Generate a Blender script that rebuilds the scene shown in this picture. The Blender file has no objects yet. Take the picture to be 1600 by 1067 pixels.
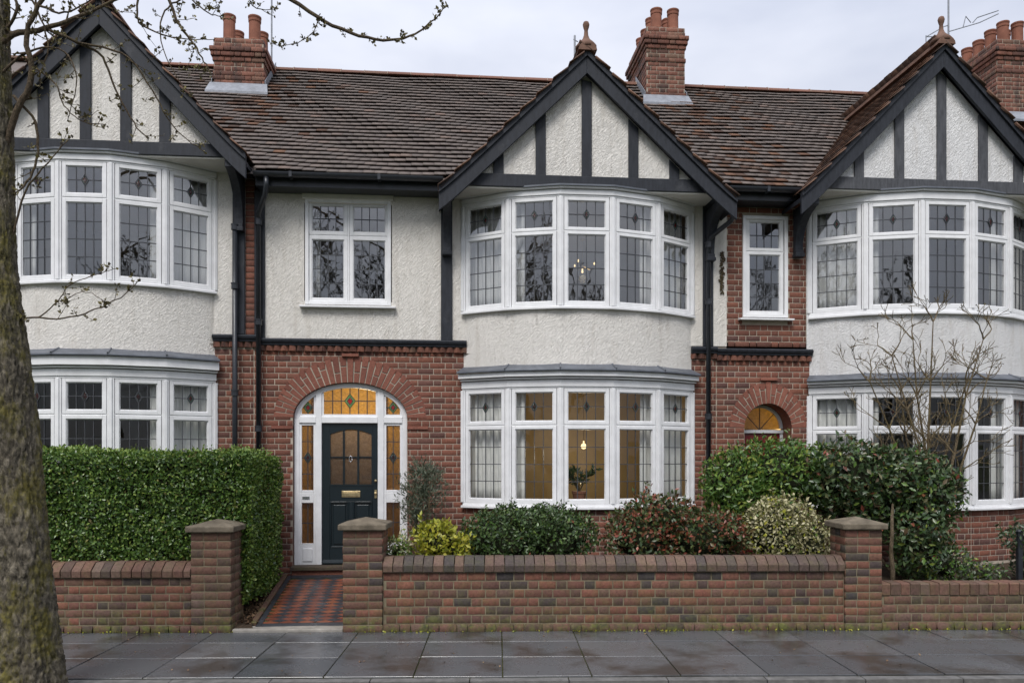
import bpy, bmesh, math, random
import numpy as np
from mathutils import Vector, Matrix
R = math.radians
random.seed(7); RNG = np.random.default_rng(7)
SC = bpy.context.scene
COL = SC.collection
# ------------------------------------------------------------------ camera
FPX = 1232.0; YAW = math.atan(110 / FPX); EYE = 2.02; DIST = 11.5; HOR = 712.0
cam = bpy.data.cameras.new('camera'); camo = bpy.data.objects.new('camera', cam); COL.objects.link(camo)
cam.sensor_width = 36; cam.lens = FPX / 1600 * 36; cam.shift_y = (HOR - 533.5) / 1600; cam.clip_end = 2000
camo.location = (0, -DIST, EYE); camo.rotation_euler = (R(90), 0, -YAW)
SC.camera = camo
def at(px, py, Y=0.0):
    """a measured photo point at a known distance Y -> world X, Z"""
    t = (Y + DIST) / (FPX * math.cos(YAW) - (px - 800) * math.sin(YAW))
    return t * (FPX * math.sin(YAW) + (px - 800) * math.cos(YAW)), EYE + t * (HOR - py)
def ax(px, Y=0.0): return at(px, 0, Y)[0]
def az(px, py, Y=0.0): return at(px, py, Y)[1]
# ------------------------------------------------------------------ sky, sun, exposure
SUN_EL, SUN_AZ = R(52), R(200)          # high, behind the camera, veiled by cloud
wd = bpy.data.worlds.new('World'); SC.world = wd; wd.use_nodes = True
nt = wd.node_tree; nt.nodes.clear()
def N(tree, typ, **kw):
    n = tree.nodes.new(typ)
    for k, v in kw.items(): setattr(n, k, v)
    return n
out = N(nt, 'ShaderNodeOutputWorld'); mixs = N(nt, 'ShaderNodeMixShader')
b1 = N(nt, 'ShaderNodeBackground'); b2 = N(nt, 'ShaderNodeBackground')
sky = N(nt, 'ShaderNodeTexSky', sky_type='NISHITA', sun_disc=False, sun_elevation=SUN_EL, sun_rotation=SUN_AZ)
b1.inputs[1].default_value = 0.07
tc = N(nt, 'ShaderNodeTexCoord'); mp = N(nt, 'ShaderNodeMapping'); mp.inputs['Scale'].default_value = (1, 1, 2.6)
nz = N(nt, 'ShaderNodeTexNoise'); nz.inputs['Scale'].default_value = 2.3; nz.inputs['Detail'].default_value = 5; nz.inputs['Roughness'].default_value = .5
rp = N(nt, 'ShaderNodeValToRGB')
rp.color_ramp.elements[0].position = .36; rp.color_ramp.elements[0].color = (.50, .535, .64, 1)
rp.color_ramp.elements[1].position = .66; rp.color_ramp.elements[1].color = (.755, .775, .85, 1)
sep = N(nt, 'ShaderNodeSeparateXYZ'); mr = N(nt, 'ShaderNodeMapRange')
mr.inputs[1].default_value = 0; mr.inputs[2].default_value = 1; mr.inputs[3].default_value = .36; mr.inputs[4].default_value = 1.22   # overcast sky: brighter overhead
L = nt.links.new
L(tc.outputs['Generated'], mp.inputs[0]); L(mp.outputs[0], nz.inputs['Vector']); L(nz.outputs['Fac'], rp.inputs[0])
L(tc.outputs['Generated'], sep.inputs[0]); L(sep.outputs['Z'], mr.inputs[0])
L(rp.outputs[0], b2.inputs[0]); L(mr.outputs[0], b2.inputs[1]); L(sky.outputs[0], b1.inputs[0])
mixs.inputs[0].default_value = .9
L(b1.outputs[0], mixs.inputs[1]); L(b2.outputs[0], mixs.inputs[2]); L(mixs.outputs[0], out.inputs[0])
sl = bpy.data.lights.new('sun', 'SUN'); sl.energy = 1.5; sl.angle = R(25); sl.color = (1, .97, .93)
so = bpy.data.objects.new('sun', sl); COL.objects.link(so)
sd = Vector((math.sin(SUN_AZ) * math.cos(SUN_EL), math.cos(SUN_AZ) * math.cos(SUN_EL), math.sin(SUN_EL)))
so.rotation_euler = sd.to_track_quat('Z', 'Y').to_euler()
vs = SC.view_settings; vs.view_transform = 'Standard'; vs.look = 'None'; vs.gamma = 1; vs.use_curve_mapping = False; vs.exposure = 0.87
cy = SC.cycles; cy.use_denoising = True; cy.max_bounces = 8; cy.diffuse_bounces = 3; cy.glossy_bounces = 3
cy.transmission_bounces = 4; cy.transparent_max_bounces = 12; cy.sample_clamp_indirect = 4; cy.caustics_reflective = False; cy.caustics_refractive = False

# ------------------------------------------------------------------ materials
class NT:
    def __init__(s, name):
        s.m = bpy.data.materials.new(name); s.m.use_nodes = True; s.t = s.m.node_tree; s.t.nodes.clear()
        s.out = N(s.t, 'ShaderNodeOutputMaterial')
    def l(s, a, b): s.t.links.new(a, b)
    def set(s, sock, v):
        if hasattr(v, 'is_linked'): s.l(v, sock)
        elif isinstance(v, (tuple, list)) and len(v) == 3 and sock.type == 'RGBA': sock.default_value = (*v, 1)
        else: sock.default_value = v
    def pos(s): return N(s.t, 'ShaderNodeNewGeometry').outputs['Position']
    def noise(s, scale, detail=3, rough=.5, vec=None, stretch=None, dist=0):
        n = N(s.t, 'ShaderNodeTexNoise'); n.inputs['Scale'].default_value = scale; n.inputs['Detail'].default_value = detail
        n.inputs['Roughness'].default_value = rough; n.inputs['Distortion'].default_value = dist
        v = vec or s.pos()
        if stretch:
            m = N(s.t, 'ShaderNodeMapping'); m.inputs['Scale'].default_value = stretch; s.l(v, m.inputs[0]); v = m.outputs[0]
        s.l(v, n.inputs['Vector']); return n.outputs['Fac']
    def ramp(s, fac, els, interp='LINEAR'):
        r = N(s.t, 'ShaderNodeValToRGB'); cr = r.color_ramp; cr.interpolation = interp
        while len(cr.elements) < len(els): cr.elements.new(.5)
        for e, (p, c) in zip(cr.elements, els):
            e.position = p; e.color = (*c, 1) if isinstance(c, (tuple, list)) else (c, c, c, 1)
        s.set(r.inputs[0], fac); return r.outputs[0]
    def math(s, op, a, b=0.0, c=None):
        n = N(s.t, 'ShaderNodeMath', operation=op); s.set(n.inputs[0], a); s.set(n.inputs[1], b)
        if c is not None: s.set(n.inputs[2], c)
        return n.outputs[0]
    def mix(s, fac, a, b, mode='MIX'):
        n = N(s.t, 'ShaderNodeMix', data_type='RGBA', blend_type=mode)
        s.set(n.inputs[0], fac); s.set(n.inputs[6], a); s.set(n.inputs[7], b); return n.outputs[2]
    def rnd(s):
        o = N(s.t, 'ShaderNodeObjectInfo').outputs['Random']; g = N(s.t, 'ShaderNodeNewGeometry').outputs['Random Per Island']
        return s.math('FRACT', s.math('ADD', s.math('MULTIPLY', o, 7.31), g))
    def z(s):
        x = N(s.t, 'ShaderNodeSeparateXYZ'); s.l(s.pos(), x.inputs[0]); return x.outputs['Z']
    def bump(s, h, strength=.5, dist=.01):
        b = N(s.t, 'ShaderNodeBump'); b.inputs['Strength'].default_value = strength; b.inputs['Distance'].default_value = dist
        s.l(h, b.inputs['Height']); return b.outputs[0]
    def pr(s, col, rough=.6, spec=.5, normal=None, metal=0, **kw):
        p = N(s.t, 'ShaderNodeBsdfPrincipled'); s.set(p.inputs['Base Color'], col); s.set(p.inputs['Roughness'], rough)
        s.set(p.inputs['Specular IOR Level'], spec); s.set(p.inputs['Metallic'], metal)
        if normal is not None: s.l(normal, p.inputs['Normal'])
        for k, v in kw.items(): s.set(p.inputs[k], v)
        return p.outputs[0]
    def end(s, sh): s.l(sh, s.out.inputs[0]); return s.m
M = {}
def brick_mat(name, els, mottle=.5, moss=0, soot=0):
    n = NT(name); c = n.ramp(n.rnd(), els)
    a = n.noise(38, 4, .65); c = n.mix(mottle, c, n.ramp(a, [(.3, .35), (.5, .9), (.75, 1.45)]), 'MULTIPLY')
    b = n.noise(1.7, 4, .6); c = n.mix(.45, c, n.ramp(b, [(.3, .62), (.65, 1.2)]), 'MULTIPLY')
    if soot:
        k = n.ramp(n.noise(3.1, 5, .7, stretch=(1.6, 1.6, .6)), [(.5, 0.0), (.66, 1.0)]); c = n.mix(n.math('MULTIPLY', k, soot), c, (.035, .03, .028))
    if moss:
        zf = n.ramp(n.math('MULTIPLY', n.z(), 1.0), [(.06, 1.0), (.26, .4), (.6, .2)])
        mn = n.ramp(n.noise(6, 6, .7), [(.42, 0.0), (.62, 1.0)])
        mfac = n.math('MULTIPLY', n.math('MULTIPLY', zf, mn), moss)
        c = n.mix(mfac, c, n.ramp(n.noise(23, 3), [(.35, (.06, .062, .03)), (.6, (.13, .135, .035)), (.75, (.2, .18, .1))]))
    return n.end(n.pr(c, .78, .3, n.bump(n.noise(90, 5, .7), .55, .006)))
M['brick'] = brick_mat('house_brick', [(0, (.10, .05, .042)), (.12, (.15, .062, .043)), (.4, (.182, .07, .047)), (.7, (.21, .082, .053)), (.88, (.168, .075, .053)), (.95, (.12, .06, .05)), (1, (.24, .098, .067))], .5)
M['brick_arch'] = brick_mat('rubbed_brick', [(0, (.18, .068, .048)), (.5, (.22, .082, .056)), (1, (.255, .1, .068))], .4)
M['brick_chimney'] = brick_mat('chimney_brick', [(0, (.1, .052, .04)), (.4, (.19, .08, .055)), (.8, (.25, .11, .075)), (1, (.16, .095, .065))], .6, soot=.8)
M['brick_garden'] = brick_mat('garden_brick', [(0, (.055, .047, .047)), (.1, (.08, .056, .05)), (.2, (.12, .062, .049)), (.5, (.165, .073, .053)), (.74, (.21, .086, .058)), (.9, (.15, .078, .058)), (1, (.13, .08, .062))], .55, moss=.9)
M['brick_old'] = brick_mat('weathered_garden_brick', [(0, (.075, .055, .046)), (.3, (.13, .07, .052)), (.7, (.165, .083, .06)), (1, (.14, .095, .075))], .6, moss=1.0)
M['brick_coping'] = brick_mat('coping_brick', [(0, (.06, .052, .05)), (.4, (.1, .07, .06)), (.8, (.13, .08, .064)), (1, (.16, .1, .075))], .6, moss=1.0)
def simple(name, col, rough=.6, spec=.4, bs=0, bd=.004, var=.25, vs_=8, metal=0, bstr=.5):
    n = NT(name); a = n.noise(vs_, 5, .6)
    c = n.mix(1.0, col, n.ramp(a, [(.25, 1 - var), (.75, 1 + var)]), 'MULTIPLY')
    return n.end(n.pr(c, rough, spec, n.bump(n.noise(bs, 4, .6), bstr, bd) if bs else None, metal))
M['mortar'] = simple('mortar', (.38, .325, .26), .95, .1, 140, .003, .35, 5)
M['mortar_garden'] = simple('mortar_mossy', (.185, .158, .105), .95, .1, 140, .004, .4, 7)
def roughcast(name, col):
    n = NT(name)
    v = N(n.t, 'ShaderNodeTexVoronoi', feature='SMOOTH_F1'); v.inputs['Scale'].default_value = 52
    w = n.noise(24, 4, .6); va = N(n.t, 'ShaderNodeVectorMath', operation='ADD')
    cb = N(n.t, 'ShaderNodeCombineXYZ'); n.l(w, cb.inputs[0]); n.l(w, cb.inputs[2])
    vm = N(n.t, 'ShaderNodeVectorMath', operation='SCALE'); n.l(cb.outputs[0], vm.inputs[0]); vm.inputs['Scale'].default_value = .18
    n.l(n.pos(), va.inputs[0]); n.l(vm.outputs[0], va.inputs[1]); n.l(va.outputs[0], v.inputs['Vector'])
    h = n.math('ADD', n.math('MULTIPLY', v.outputs['Distance'], 1.1), n.math('MULTIPLY', n.noise(72, 5, .65, dist=.8), .9))
    c = n.mix(.55, col, n.ramp(n.noise(1.3, 5, .65), [(.3, .86), (.7, 1.05)]), 'MULTIPLY')
    st = n.ramp(n.noise(2.2, 5, .7, stretch=(3, 3, .45)), [(.52, 0.0), (.76, .4)]); c = n.mix(st, c, (.46, .4, .32)); s2 = n.ramp(n.noise(2.0, 4, .6, stretch=(9, 9, .55)), [(.6, 0.0), (.72, .3)]); c = n.mix(s2, c, (.4, .37, .32))
    c = n.mix(.35, c, n.ramp(v.outputs['Distance'], [(.1, .88), (.5, 1.03)]), 'MULTIPLY')
    return n.end(n.pr(c, .9, .2, n.bump(h, 1.0, .0125)))
M['cast'] = roughcast('cream_roughcast', (.84, .80, .735)); M['cast_white'] = roughcast('white_roughcast', (.82, .81, .80))
M['cast_pale'] = roughcast('pale_roughcast', (.84, .805, .75))
def timber(name, col):
    n = NT(name); g = n.noise(5, 5, .65, stretch=(6, 6, 1.2))
    c = n.mix(1, col, n.ramp(g, [(.25, .55), (.75, 1.6)]), 'MULTIPLY'); c = n.mix(n.ramp(n.noise(3, 6, .75), [(.58, 0.0), (.75, .35)]), c, (.11, .11, .115))
    return n.end(n.pr(c, n.ramp(g, [(.3, .48), (.7, .66)]), .3, n.bump(n.noise(26, 5, .6, stretch=(3, 3, 1)), .35, .004)))
M['black'] = timber('black_paint', (.021, .0235, .030)); M['black_grey'] = timber('weathered_black_paint', (.065, .067, .074))
M['pipe'] = simple('cast_iron_paint', (.022, .025, .031), .35, .5, 60, .002, .3)
M['white'] = simple('white_gloss_paint', (.76, .76, .765), .42, .4, 30, .0015, .1, 6)
M['soffit'] = simple('soffit_paint', (.68, .66, .61), .6, .3, 0, 0, .1, 4)
def tile_mat(name, els, warm=0):
    n = NT(name); c = n.ramp(n.rnd(), els)
    c = n.mix(.35, c, n.ramp(n.noise(24, 4, .65), [(.3, .6), (.72, 1.35)]), 'MULTIPLY')
    c = n.mix(n.ramp(n.noise(.9, 4, .6), [(.52, 0.0), (.74, .18)]), c, (.17, .11, .08))
    c = n.mix(n.ramp(n.noise(3.4, 6, .75), [(.6, 0.0), (.74, .25)]), c, (.11, .105, .075))
    return n.end(n.pr(c, .8, .3, n.bump(n.noise(70, 4, .6), .5, .006)))
M['tile'] = tile_mat('clay_roof_tile', [(0, (.135, .115, .106)), (.5, (.152, .127, .115)), (.95, (.17, .139, .124)), (1, (.21, .15, .125))])
M['tile_warm'] = tile_mat('orange_roof_tile', [(0, (.075, .05, .04)), (.5, (.125, .07, .048)), (1, (.19, .105, .068))])
M['ridge'] = tile_mat('ridge_tile', [(0, (.15, .075, .055)), (.5, (.21, .1, .07)), (1, (.15, .09, .065))])
M['terracotta'] = simple('terracotta', (.25, .105, .07), .8, .2, 40, .004, .3, 5)
M['finial'] = simple('weathered_terracotta', (.15, .085, .06), .8, .25, 50, .006, .45, 9)
M['lead'] = simple('sheet_lead', (.115, .125, .145), .5, .5, 18, .006, .3, 6, .2)
M['flash'] = simple('lead_flashing', (.24, .255, .285), .5, .5, 16, .008, .3, 9, .1)
M['came'] = simple('lead_came', (.07, .073, .08), .45, .5, 0, 0, .2, 20, .3)
def glass(name, f0, tint=(1, 1, 1), wob=.12):
    n = NT(name)
    lw = N(n.t, 'ShaderNodeLayerWeight'); lw.inputs[0].default_value = .5
    fac = n.math('ADD', n.math('MULTIPLY', n.math('POWER', lw.outputs['Facing'], 5.0), 1 - f0), f0)
    bp = n.bump(n.noise(6, 2, .4), wob, .004)
    g = N(n.t, 'ShaderNodeBsdfGlossy'); g.inputs['Roughness'].default_value = .012; n.l(bp, g.inputs['Normal'])
    t = N(n.t, 'ShaderNodeBsdfTransparent'); t.inputs[0].default_value = (*tint, 1)
    mx = N(n.t, 'ShaderNodeMixShader'); n.l(fac, mx.inputs[0]); n.l(t.outputs[0], mx.inputs[1]); n.l(g.outputs[0], mx.inputs[2])
    return n.end(mx.outputs[0])
M['glass'] = glass('window_glass', .15, (.985, .99, .99)); M['glass_low'] = glass('lower_window_glass', .03, (.985, .99, .985))
def stained(name, col, thru=.75):
    n = NT(name)
    bp = n.bump(n.noise(55, 3, .6, dist=1.0), .8, .008)
    c = n.mix(.5, col, n.ramp(n.noise(30, 3, .6, dist=.8), [(.3, .55), (.7, 1.35)]), 'MULTIPLY')
    tr = N(n.t, 'ShaderNodeBsdfTranslucent'); n.set(tr.inputs[0], c); n.l(bp, tr.inputs['Normal'])
    tp = N(n.t, 'ShaderNodeBsdfTransparent'); n.set(tp.inputs[0], c)
    mx0 = N(n.t, 'ShaderNodeMixShader'); mx0.inputs[0].default_value = .15; n.l(tr.outputs[0], mx0.inputs[1]); n.l(tp.outputs[0], mx0.inputs[2])
    g = N(n.t, 'ShaderNodeBsdfGlossy'); g.inputs['Roughness'].default_value = .18; n.l(bp, g.inputs['Normal'])
    mx = N(n.t, 'ShaderNodeMixShader'); mx.inputs[0].default_value = .07; n.l(mx0.outputs[0], mx.inputs[1]); n.l(g.outputs[0], mx.inputs[2])
    return n.end(mx.outputs[0])
M['amber'] = stained('amber_glass', (.74, .55, .24)); M['obscure'] = stained('obscured_glass', (.5, .42, .35))
M['red_glass'] = stained('red_glass', (.55, .06, .025)); M['green_glass'] = stained('green_glass', (.3, .5, .3))
M['door'] = simple('dark_teal_paint', (.0075, .0145, .0185), .3, .5, 40, .001, .15, 4)
M['door_red'] = simple('red_paint', (.16, .012, .014), .35, .5, 0, 0, .15, 4)
M['brass'] = simple('aged_brass', (.55, .43, .24), .35, .5, 0, 0, .3, 30, .9)
M['steel'] = simple('polished_steel', (.6, .6, .62), .25, .5, 0, 0, .1, 30, .95)
M['stone'] = simple('weathered_stone', (.15, .125, .092), .9, .2, 45, .01, .5, 7)
M['threshold'] = simple('stone_threshold', (.27, .25, .22), .8, .3, 45, .006, .35, 7)
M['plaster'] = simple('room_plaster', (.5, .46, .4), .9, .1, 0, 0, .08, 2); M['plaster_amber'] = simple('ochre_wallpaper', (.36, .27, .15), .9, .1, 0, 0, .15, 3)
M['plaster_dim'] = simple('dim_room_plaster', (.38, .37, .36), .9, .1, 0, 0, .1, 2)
M['boards'] = simple('floor_boards', (.14, .08, .045), .5, .4, 0, 0, .2, 5)
def cloth(name, col, tr=.45):
    n = NT(name); d = N(n.t, 'ShaderNodeBsdfDiffuse'); d.inputs[0].default_value = (*col, 1)
    t = N(n.t, 'ShaderNodeBsdfTranslucent'); t.inputs[0].default_value = (*col, 1)
    m = N(n.t, 'ShaderNodeMixShader'); m.inputs[0].default_value = tr; n.l(d.outputs[0], m.inputs[1]); n.l(t.outputs[0], m.inputs[2]); return n.end(m.outputs[0])
M['curtain'] = cloth('white_curtain', (.85, .845, .82), .2)
def emit(name, col, st):
    n = NT(name); e = N(n.t, 'ShaderNodeEmission'); e.inputs[0].default_value = (*col, 1); e.inputs[1].default_value = st; return n.end(e.outputs[0])
M['bulb'] = emit('lit_lamp_glass', (1, .72, .36), 1.1)
def slab_mat():
    n = NT('wet_paving'); r = n.rnd()
    c = n.ramp(r, [(0, (.068, .072, .079)), (.5, (.088, .092, .099)), (1, (.11, .112, .117))])
    a = n.noise(1.5, 4, .6); wet = n.ramp(a, [(.5, 0.0), (.63, 1.0)])
    c = n.mix(n.math('MULTIPLY', wet, .7), c, (.03, .025, .02))
    c = n.mix(.5, c, n.ramp(n.noise(60, 4, .7), [(.3, .6), (.7, 1.35)]), 'MULTIPLY')
    c = n.mix(n.ramp(n.noise(3.2, 5, .7), [(.62, 0.0), (.72, .35)]), c, (.13, .125, .115))
    c = n.mix(n.ramp(n.noise(110, 2, .5), [(.69, 0.0), (.72, .6)]), c, (.24, .22, .18))
    ro = n.math('ADD', n.ramp(n.noise(1.5, 4, .6), [(.4, .27), (.62, .07)]), n.math('MULTIPLY', n.noise(40, 3), .1))
    return n.end(n.pr(c, ro, .75, n.bump(n.noise(75, 5, .7), .3, .003)))
M['slab'] = slab_mat()
M['joint'] = simple('mossy_joint', (.055, .056, .026), .95, .1, 60, .01, .6, 9)
M['asphalt'] = simple('asphalt', (.05, .05, .05), .6, .4, 120, .008, .3, 6)
M['kerb'] = simple('granite_kerb', (.13, .125, .12), .6, .4, 90, .005, .4, 10)
M['verge'] = simple('mossy_verge', (.075, .07, .035), .95, .1, 35, .03, .6, 8)
M['soil'] = simple('garden_soil', (.055, .04, .028), .95, .1, 25, .04, .5, 9)
M['grass'] = simple('distant_ground', (.06, .075, .035), .95, .1, 10, .05, .4, .6)
def wet_tile(name, els):
    n = NT(name); c = n.ramp(n.rnd(), els); c = n.mix(.6, c, n.ramp(n.noise(9, 5, .65), [(.3, .55), (.7, 1.25)]), 'MULTIPLY')
    return n.end(n.pr(c, n.ramp(n.noise(5, 4), [(.3, .25), (.7, .5)]), .5, n.bump(n.noise(40, 3), .2, .003)))
M['tile_red'] = wet_tile('red_quarry_tile', [(0, (.14, .045, .028)), (.6, (.19, .06, .034)), (1, (.24, .082, .04))]); M['tile_black'] = wet_tile('black_quarry_tile', [(0, (.024, .026, .032)), (1, (.045, .048, .056))])
def bark(name, base, dark, moss, sc=1.0):
    n = NT(name); a = n.noise(13 * sc, 6, .7, stretch=(1, 1, .45), dist=1.4)
    f = n.noise(46 * sc, 5, .7, stretch=(1, 1, .6), dist=.8); a = n.math('ADD', n.math('MULTIPLY', a, .62), n.math('MULTIPLY', f, .38))
    c = n.ramp(a, [(.38, dark), (.5, base), (.62, tuple(2.2 * v for v in base))])
    if moss:
        k = n.ramp(n.noise(4.5, 6, .75, stretch=(1, 1, .5)), [(.46, 0.0), (.6, .9)]); c = n.mix(n.math('MULTIPLY', k, moss), c, n.ramp(n.noise(30, 3), [(.35, (.08, .075, .02)), (.65, (.2, .17, .03))]))
    return n.end(n.pr(c, .9, .2, n.bump(a, 1.0, .035)))
M['bark'] = bark('street_tree_bark', (.115, .1, .075), (.035, .03, .023), .8); M['twig'] = bark('twig_bark', (.1, .075, .05), (.045, .033, .024), .2, 3)
M['twig_pale'] = bark('olive_twig_bark', (.15, .115, .07), (.06, .045, .03), .3, 3); M['far_bark'] = simple('far_tree_bark', (.075, .07, .065), .9, .1)
def leaf(name, els, rough=.38, spec=.5, trans=.18):
    n = NT(name); c = n.ramp(n.rnd(), els)
    p = n.pr(c, rough, spec); t = N(n.t, 'ShaderNodeBsdfTranslucent'); n.l(c, t.inputs[0])
    m = N(n.t, 'ShaderNodeMixShader'); m.inputs[0].default_value = trans; n.l(p, m.inputs[1]); n.l(t.outputs[0], m.inputs[2]); return n.end(m.outputs[0])
M['lf_hedge'] = leaf('privet_leaf', [(0, (.03, .068, .013)), (.45, (.068, .138, .025)), (.85, (.12, .2, .036)), (.96, (.19, .27, .05)), (1, (.2, .15, .06))], .3)
M['lf_hedge_tip_and_lit'] = leaf('privet_new_and_lit_leaf', [(0, (.1, .18, .035)), (.6, (.18, .27, .05)), (1, (.26, .33, .065))], .4)
M['lf_box'] = leaf('dark_evergreen_leaf', [(0, (.024, .046, .016)), (.5, (.05, .09, .028)), (1, (.095, .145, .045))])
M['lf_olive'] = leaf('olive_leaf', [(0, (.045, .06, .038)), (.5, (.085, .105, .065)), (1, (.15, .17, .11))], .5)
M['lf_gold'] = leaf('golden_leaf', [(0, (.13, .16, .015)), (.5, (.3, .31, .025)), (1, (.42, .38, .05))], .42)
M['lf_red'] = leaf('red_leaf', [(0, (.04, .06, .02)), (.3, (.085, .1, .03)), (.5, (.17, .06, .03)), (.8, (.26, .055, .035)), (1, (.33, .12, .07))])
M['lf_redgreen'] = leaf('red_tinged_green_leaf', [(0, (.025, .05, .018)), (.5, (.06, .1, .03)), (.8, (.1, .12, .035)), (.93, (.17, .06, .03)), (1, (.24, .08, .04))])
M['lf_var'] = leaf('variegated_leaf', [(0, (.09, .1, .035)), (.3, (.25, .24, .1)), (.7, (.45, .41, .23)), (1, (.58, .53, .34))], .45)
M['lf_green'] = leaf('laurel_leaf', [(0, (.035, .08, .015)), (.5, (.08, .16, .028)), (.85, (.15, .23, .04)), (1, (.27, .3, .05))])
M['lf_photinia'] = leaf('dark_photinia_leaf', [(0, (.026, .05, .02)), (.55, (.06, .1, .04)), (.82, (.1, .14, .055)), (.94, (.13, .075, .045)), (1, (.16, .19, .08))], .3)
M['lf_litter'] = leaf('dead_leaf', [(0, (.06, .035, .02)), (.6, (.15, .09, .05)), (1, (.24, .16, .09))], .8, .2, 0)
M['bud'] = leaf('bud_leaf', [(0, (.055, .045, .024)), (.6, (.12, .1, .035)), (1, (.2, .17, .05))], .6)
M['core'] = simple('dark_core_shade', (.022, .024, .014), .95, .05, 20, .05, .5, 12)  # dark fill for crowns: twig mass and inner shade put into one colour

# ------------------------------------------------------------------ helpers
def empty(name, loc=(0, 0, 0), label=None, cat=None, group=None, rz=0):
    o = bpy.data.objects.new(name, None); COL.objects.link(o); o.location = loc; o.rotation_euler = (0, 0, rz); o.empty_display_size = .1
    WM[o] = Matrix.Translation(loc) @ Matrix.Rotation(rz, 4, 'Z')
    return tag(o, label, cat, group)
def tag(o, label=None, cat=None, group=None, kind=None):
    for k, v in (('label', label), ('category', cat), ('group', group), ('kind', kind)):
        if v: o[k] = v
    return o
def root_of(o):
    while o.parent: o = o.parent
    return o
WM = {}
def put(name, me, parent=None, local=False, mat4=None, kind=None):
    """link a mesh; world coordinates unless local (then in the parent's frame)"""
    o = bpy.data.objects.new(name, me); COL.objects.link(o)
    m = mat4 if mat4 is not None else Matrix.Identity(4)
    o.matrix_basis = m
    if parent is not None:
        o.parent = parent
        pw = WM.get(parent, Matrix.Identity(4))
        if local: WM[o] = pw @ m
        else: o.matrix_parent_inverse = pw.inverted(); WM[o] = m
    else: WM[o] = m
    if kind: o['kind'] = kind
    return o
class MB:
    def __init__(s, m4=None): s.v = []; s.f = []; s.m = m4
    def add(s, vs_, fs):
        b = len(s.v)
        s.v += [tuple(s.m @ Vector(p)) for p in vs_] if s.m is not None else [tuple(p) for p in vs_]
        s.f += [tuple(b + i for i in f) for f in fs]; return s
    def box(s, x0, x1, y0, y1, z0, z1):
        return s.add([(x0, y0, z0), (x1, y0, z0), (x1, y1, z0), (x0, y1, z0), (x0, y0, z1), (x1, y0, z1), (x1, y1, z1), (x0, y1, z1)],
                     [(0, 3, 2, 1), (4, 5, 6, 7), (0, 1, 5, 4), (1, 2, 6, 5), (2, 3, 7, 6), (3, 0, 4, 7)])
    def prism(s, poly, y0, y1):          # poly of (x, z) extruded along y
        n = len(poly)
        s.add([(x, y0, z) for x, z in poly] + [(x, y1, z) for x, z in poly],
              [tuple(range(n)), tuple(range(2 * n - 1, n - 1, -1))] + [(i, i + n, (i + 1) % n + n, (i + 1) % n) for i in range(n)]); return s
    def prism_x(s, poly, x0, x1):        # poly of (y, z) extruded along x
        n = len(poly)
        s.add([(x0, y, z) for y, z in poly] + [(x1, y, z) for y, z in poly],
              [tuple(range(n)), tuple(range(2 * n - 1, n - 1, -1))] + [(i, i + n, (i + 1) % n + n, (i + 1) % n) for i in range(n)]); return s
    def strip(s, A, B, y0, y1):          # solid between two matching (x,z) lines, from y0 to y1
        n = len(A); vs_ = [(x, y0, z) for x, z in A] + [(x, y0, z) for x, z in B] + [(x, y1, z) for x, z in A] + [(x, y1, z) for x, z in B]; fs = []
        for i in range(n - 1):
            fs += [(i, i + 1, n + i + 1, n + i), (2 * n + i + 1, 2 * n + i, 3 * n + i, 3 * n + i + 1), (i, 2 * n + i, 2 * n + i + 1, i + 1), (n + i, n + i + 1, 3 * n + i + 1, 3 * n + i)]
        fs += [(0, n, 3 * n, 2 * n), (n - 1, 3 * n - 1, 4 * n - 1, 2 * n - 1)]
        return s.add(vs_, fs)
    def tube(s, path, rad, n=8, cap=True):
        P = [Vector(p) for p in path]; k = len(P)
        if not hasattr(rad, '__len__'): rad = [rad] * k
        vs_ = []; fs = []; prev = None
        for i in range(k):
            d = (P[min(i + 1, k - 1)] - P[max(i - 1, 0)]); d = d.normalized() if d.length > 1e-9 else Vector((0, 0, 1))
            if prev is None: a = d.orthogonal().normalized()
            else:
                a = prev - d * prev.dot(d); a = a.normalized() if a.length > 1e-6 else d.orthogonal().normalized()
            prev = a; b = d.cross(a)
            for j in range(n):
                t = 2 * math.pi * j / n; vs_.append(P[i] + (a * math.cos(t) + b * math.sin(t)) * rad[i])
        for i in range(k - 1):
            for j in range(n):
                fs.append((i * n + j, i * n + (j + 1) % n, (i + 1) * n + (j + 1) % n, (i + 1) * n + j))
        if cap: fs += [tuple(range(n - 1, -1, -1)), tuple(range((k - 1) * n, k * n))]
        return s.add(vs_, fs)
    def lathe(s, prof, c, n=16):
        vs_ = []; fs = []
        for r, z in prof:
            for j in range(n):
                t = 2 * math.pi * j / n; vs_.append((c[0] + r * math.cos(t), c[1] + r * math.sin(t), c[2] + z))
        for i in range(len(prof) - 1):
            for j in range(n): fs.append((i * n + j, i * n + (j + 1) % n, (i + 1) * n + (j + 1) % n, (i + 1) * n + j))
        fs += [tuple(range(n - 1, -1, -1)), tuple(range((len(prof) - 1) * n, len(prof) * n))]
        return s.add(vs_, fs)
    def mesh(s, name, mat, smooth=False):
        me = bpy.data.meshes.new(name); me.from_pydata(s.v, [], s.f)
        if mat: me.materials.append(M[mat])
        if smooth: me.polygons.foreach_set('use_smooth', [True] * len(me.polygons))
        bm = bmesh.new(); bm.from_mesh(me); bmesh.ops.recalc_face_normals(bm, faces=bm.faces); bm.to_mesh(me); bm.free()
        me.update(); return me
    def build(s, name, mat, parent=None, local=False, smooth=False, kind=None, bevel=0):
        o = put(name, s.mesh(name, mat, smooth), parent, local, kind=kind)
        if bevel:
            b = o.modifiers.new('b', 'BEVEL'); b.width = bevel; b.segments = 2; b.limit_method = 'ANGLE'; b.angle_limit = R(40)
        return o
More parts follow.
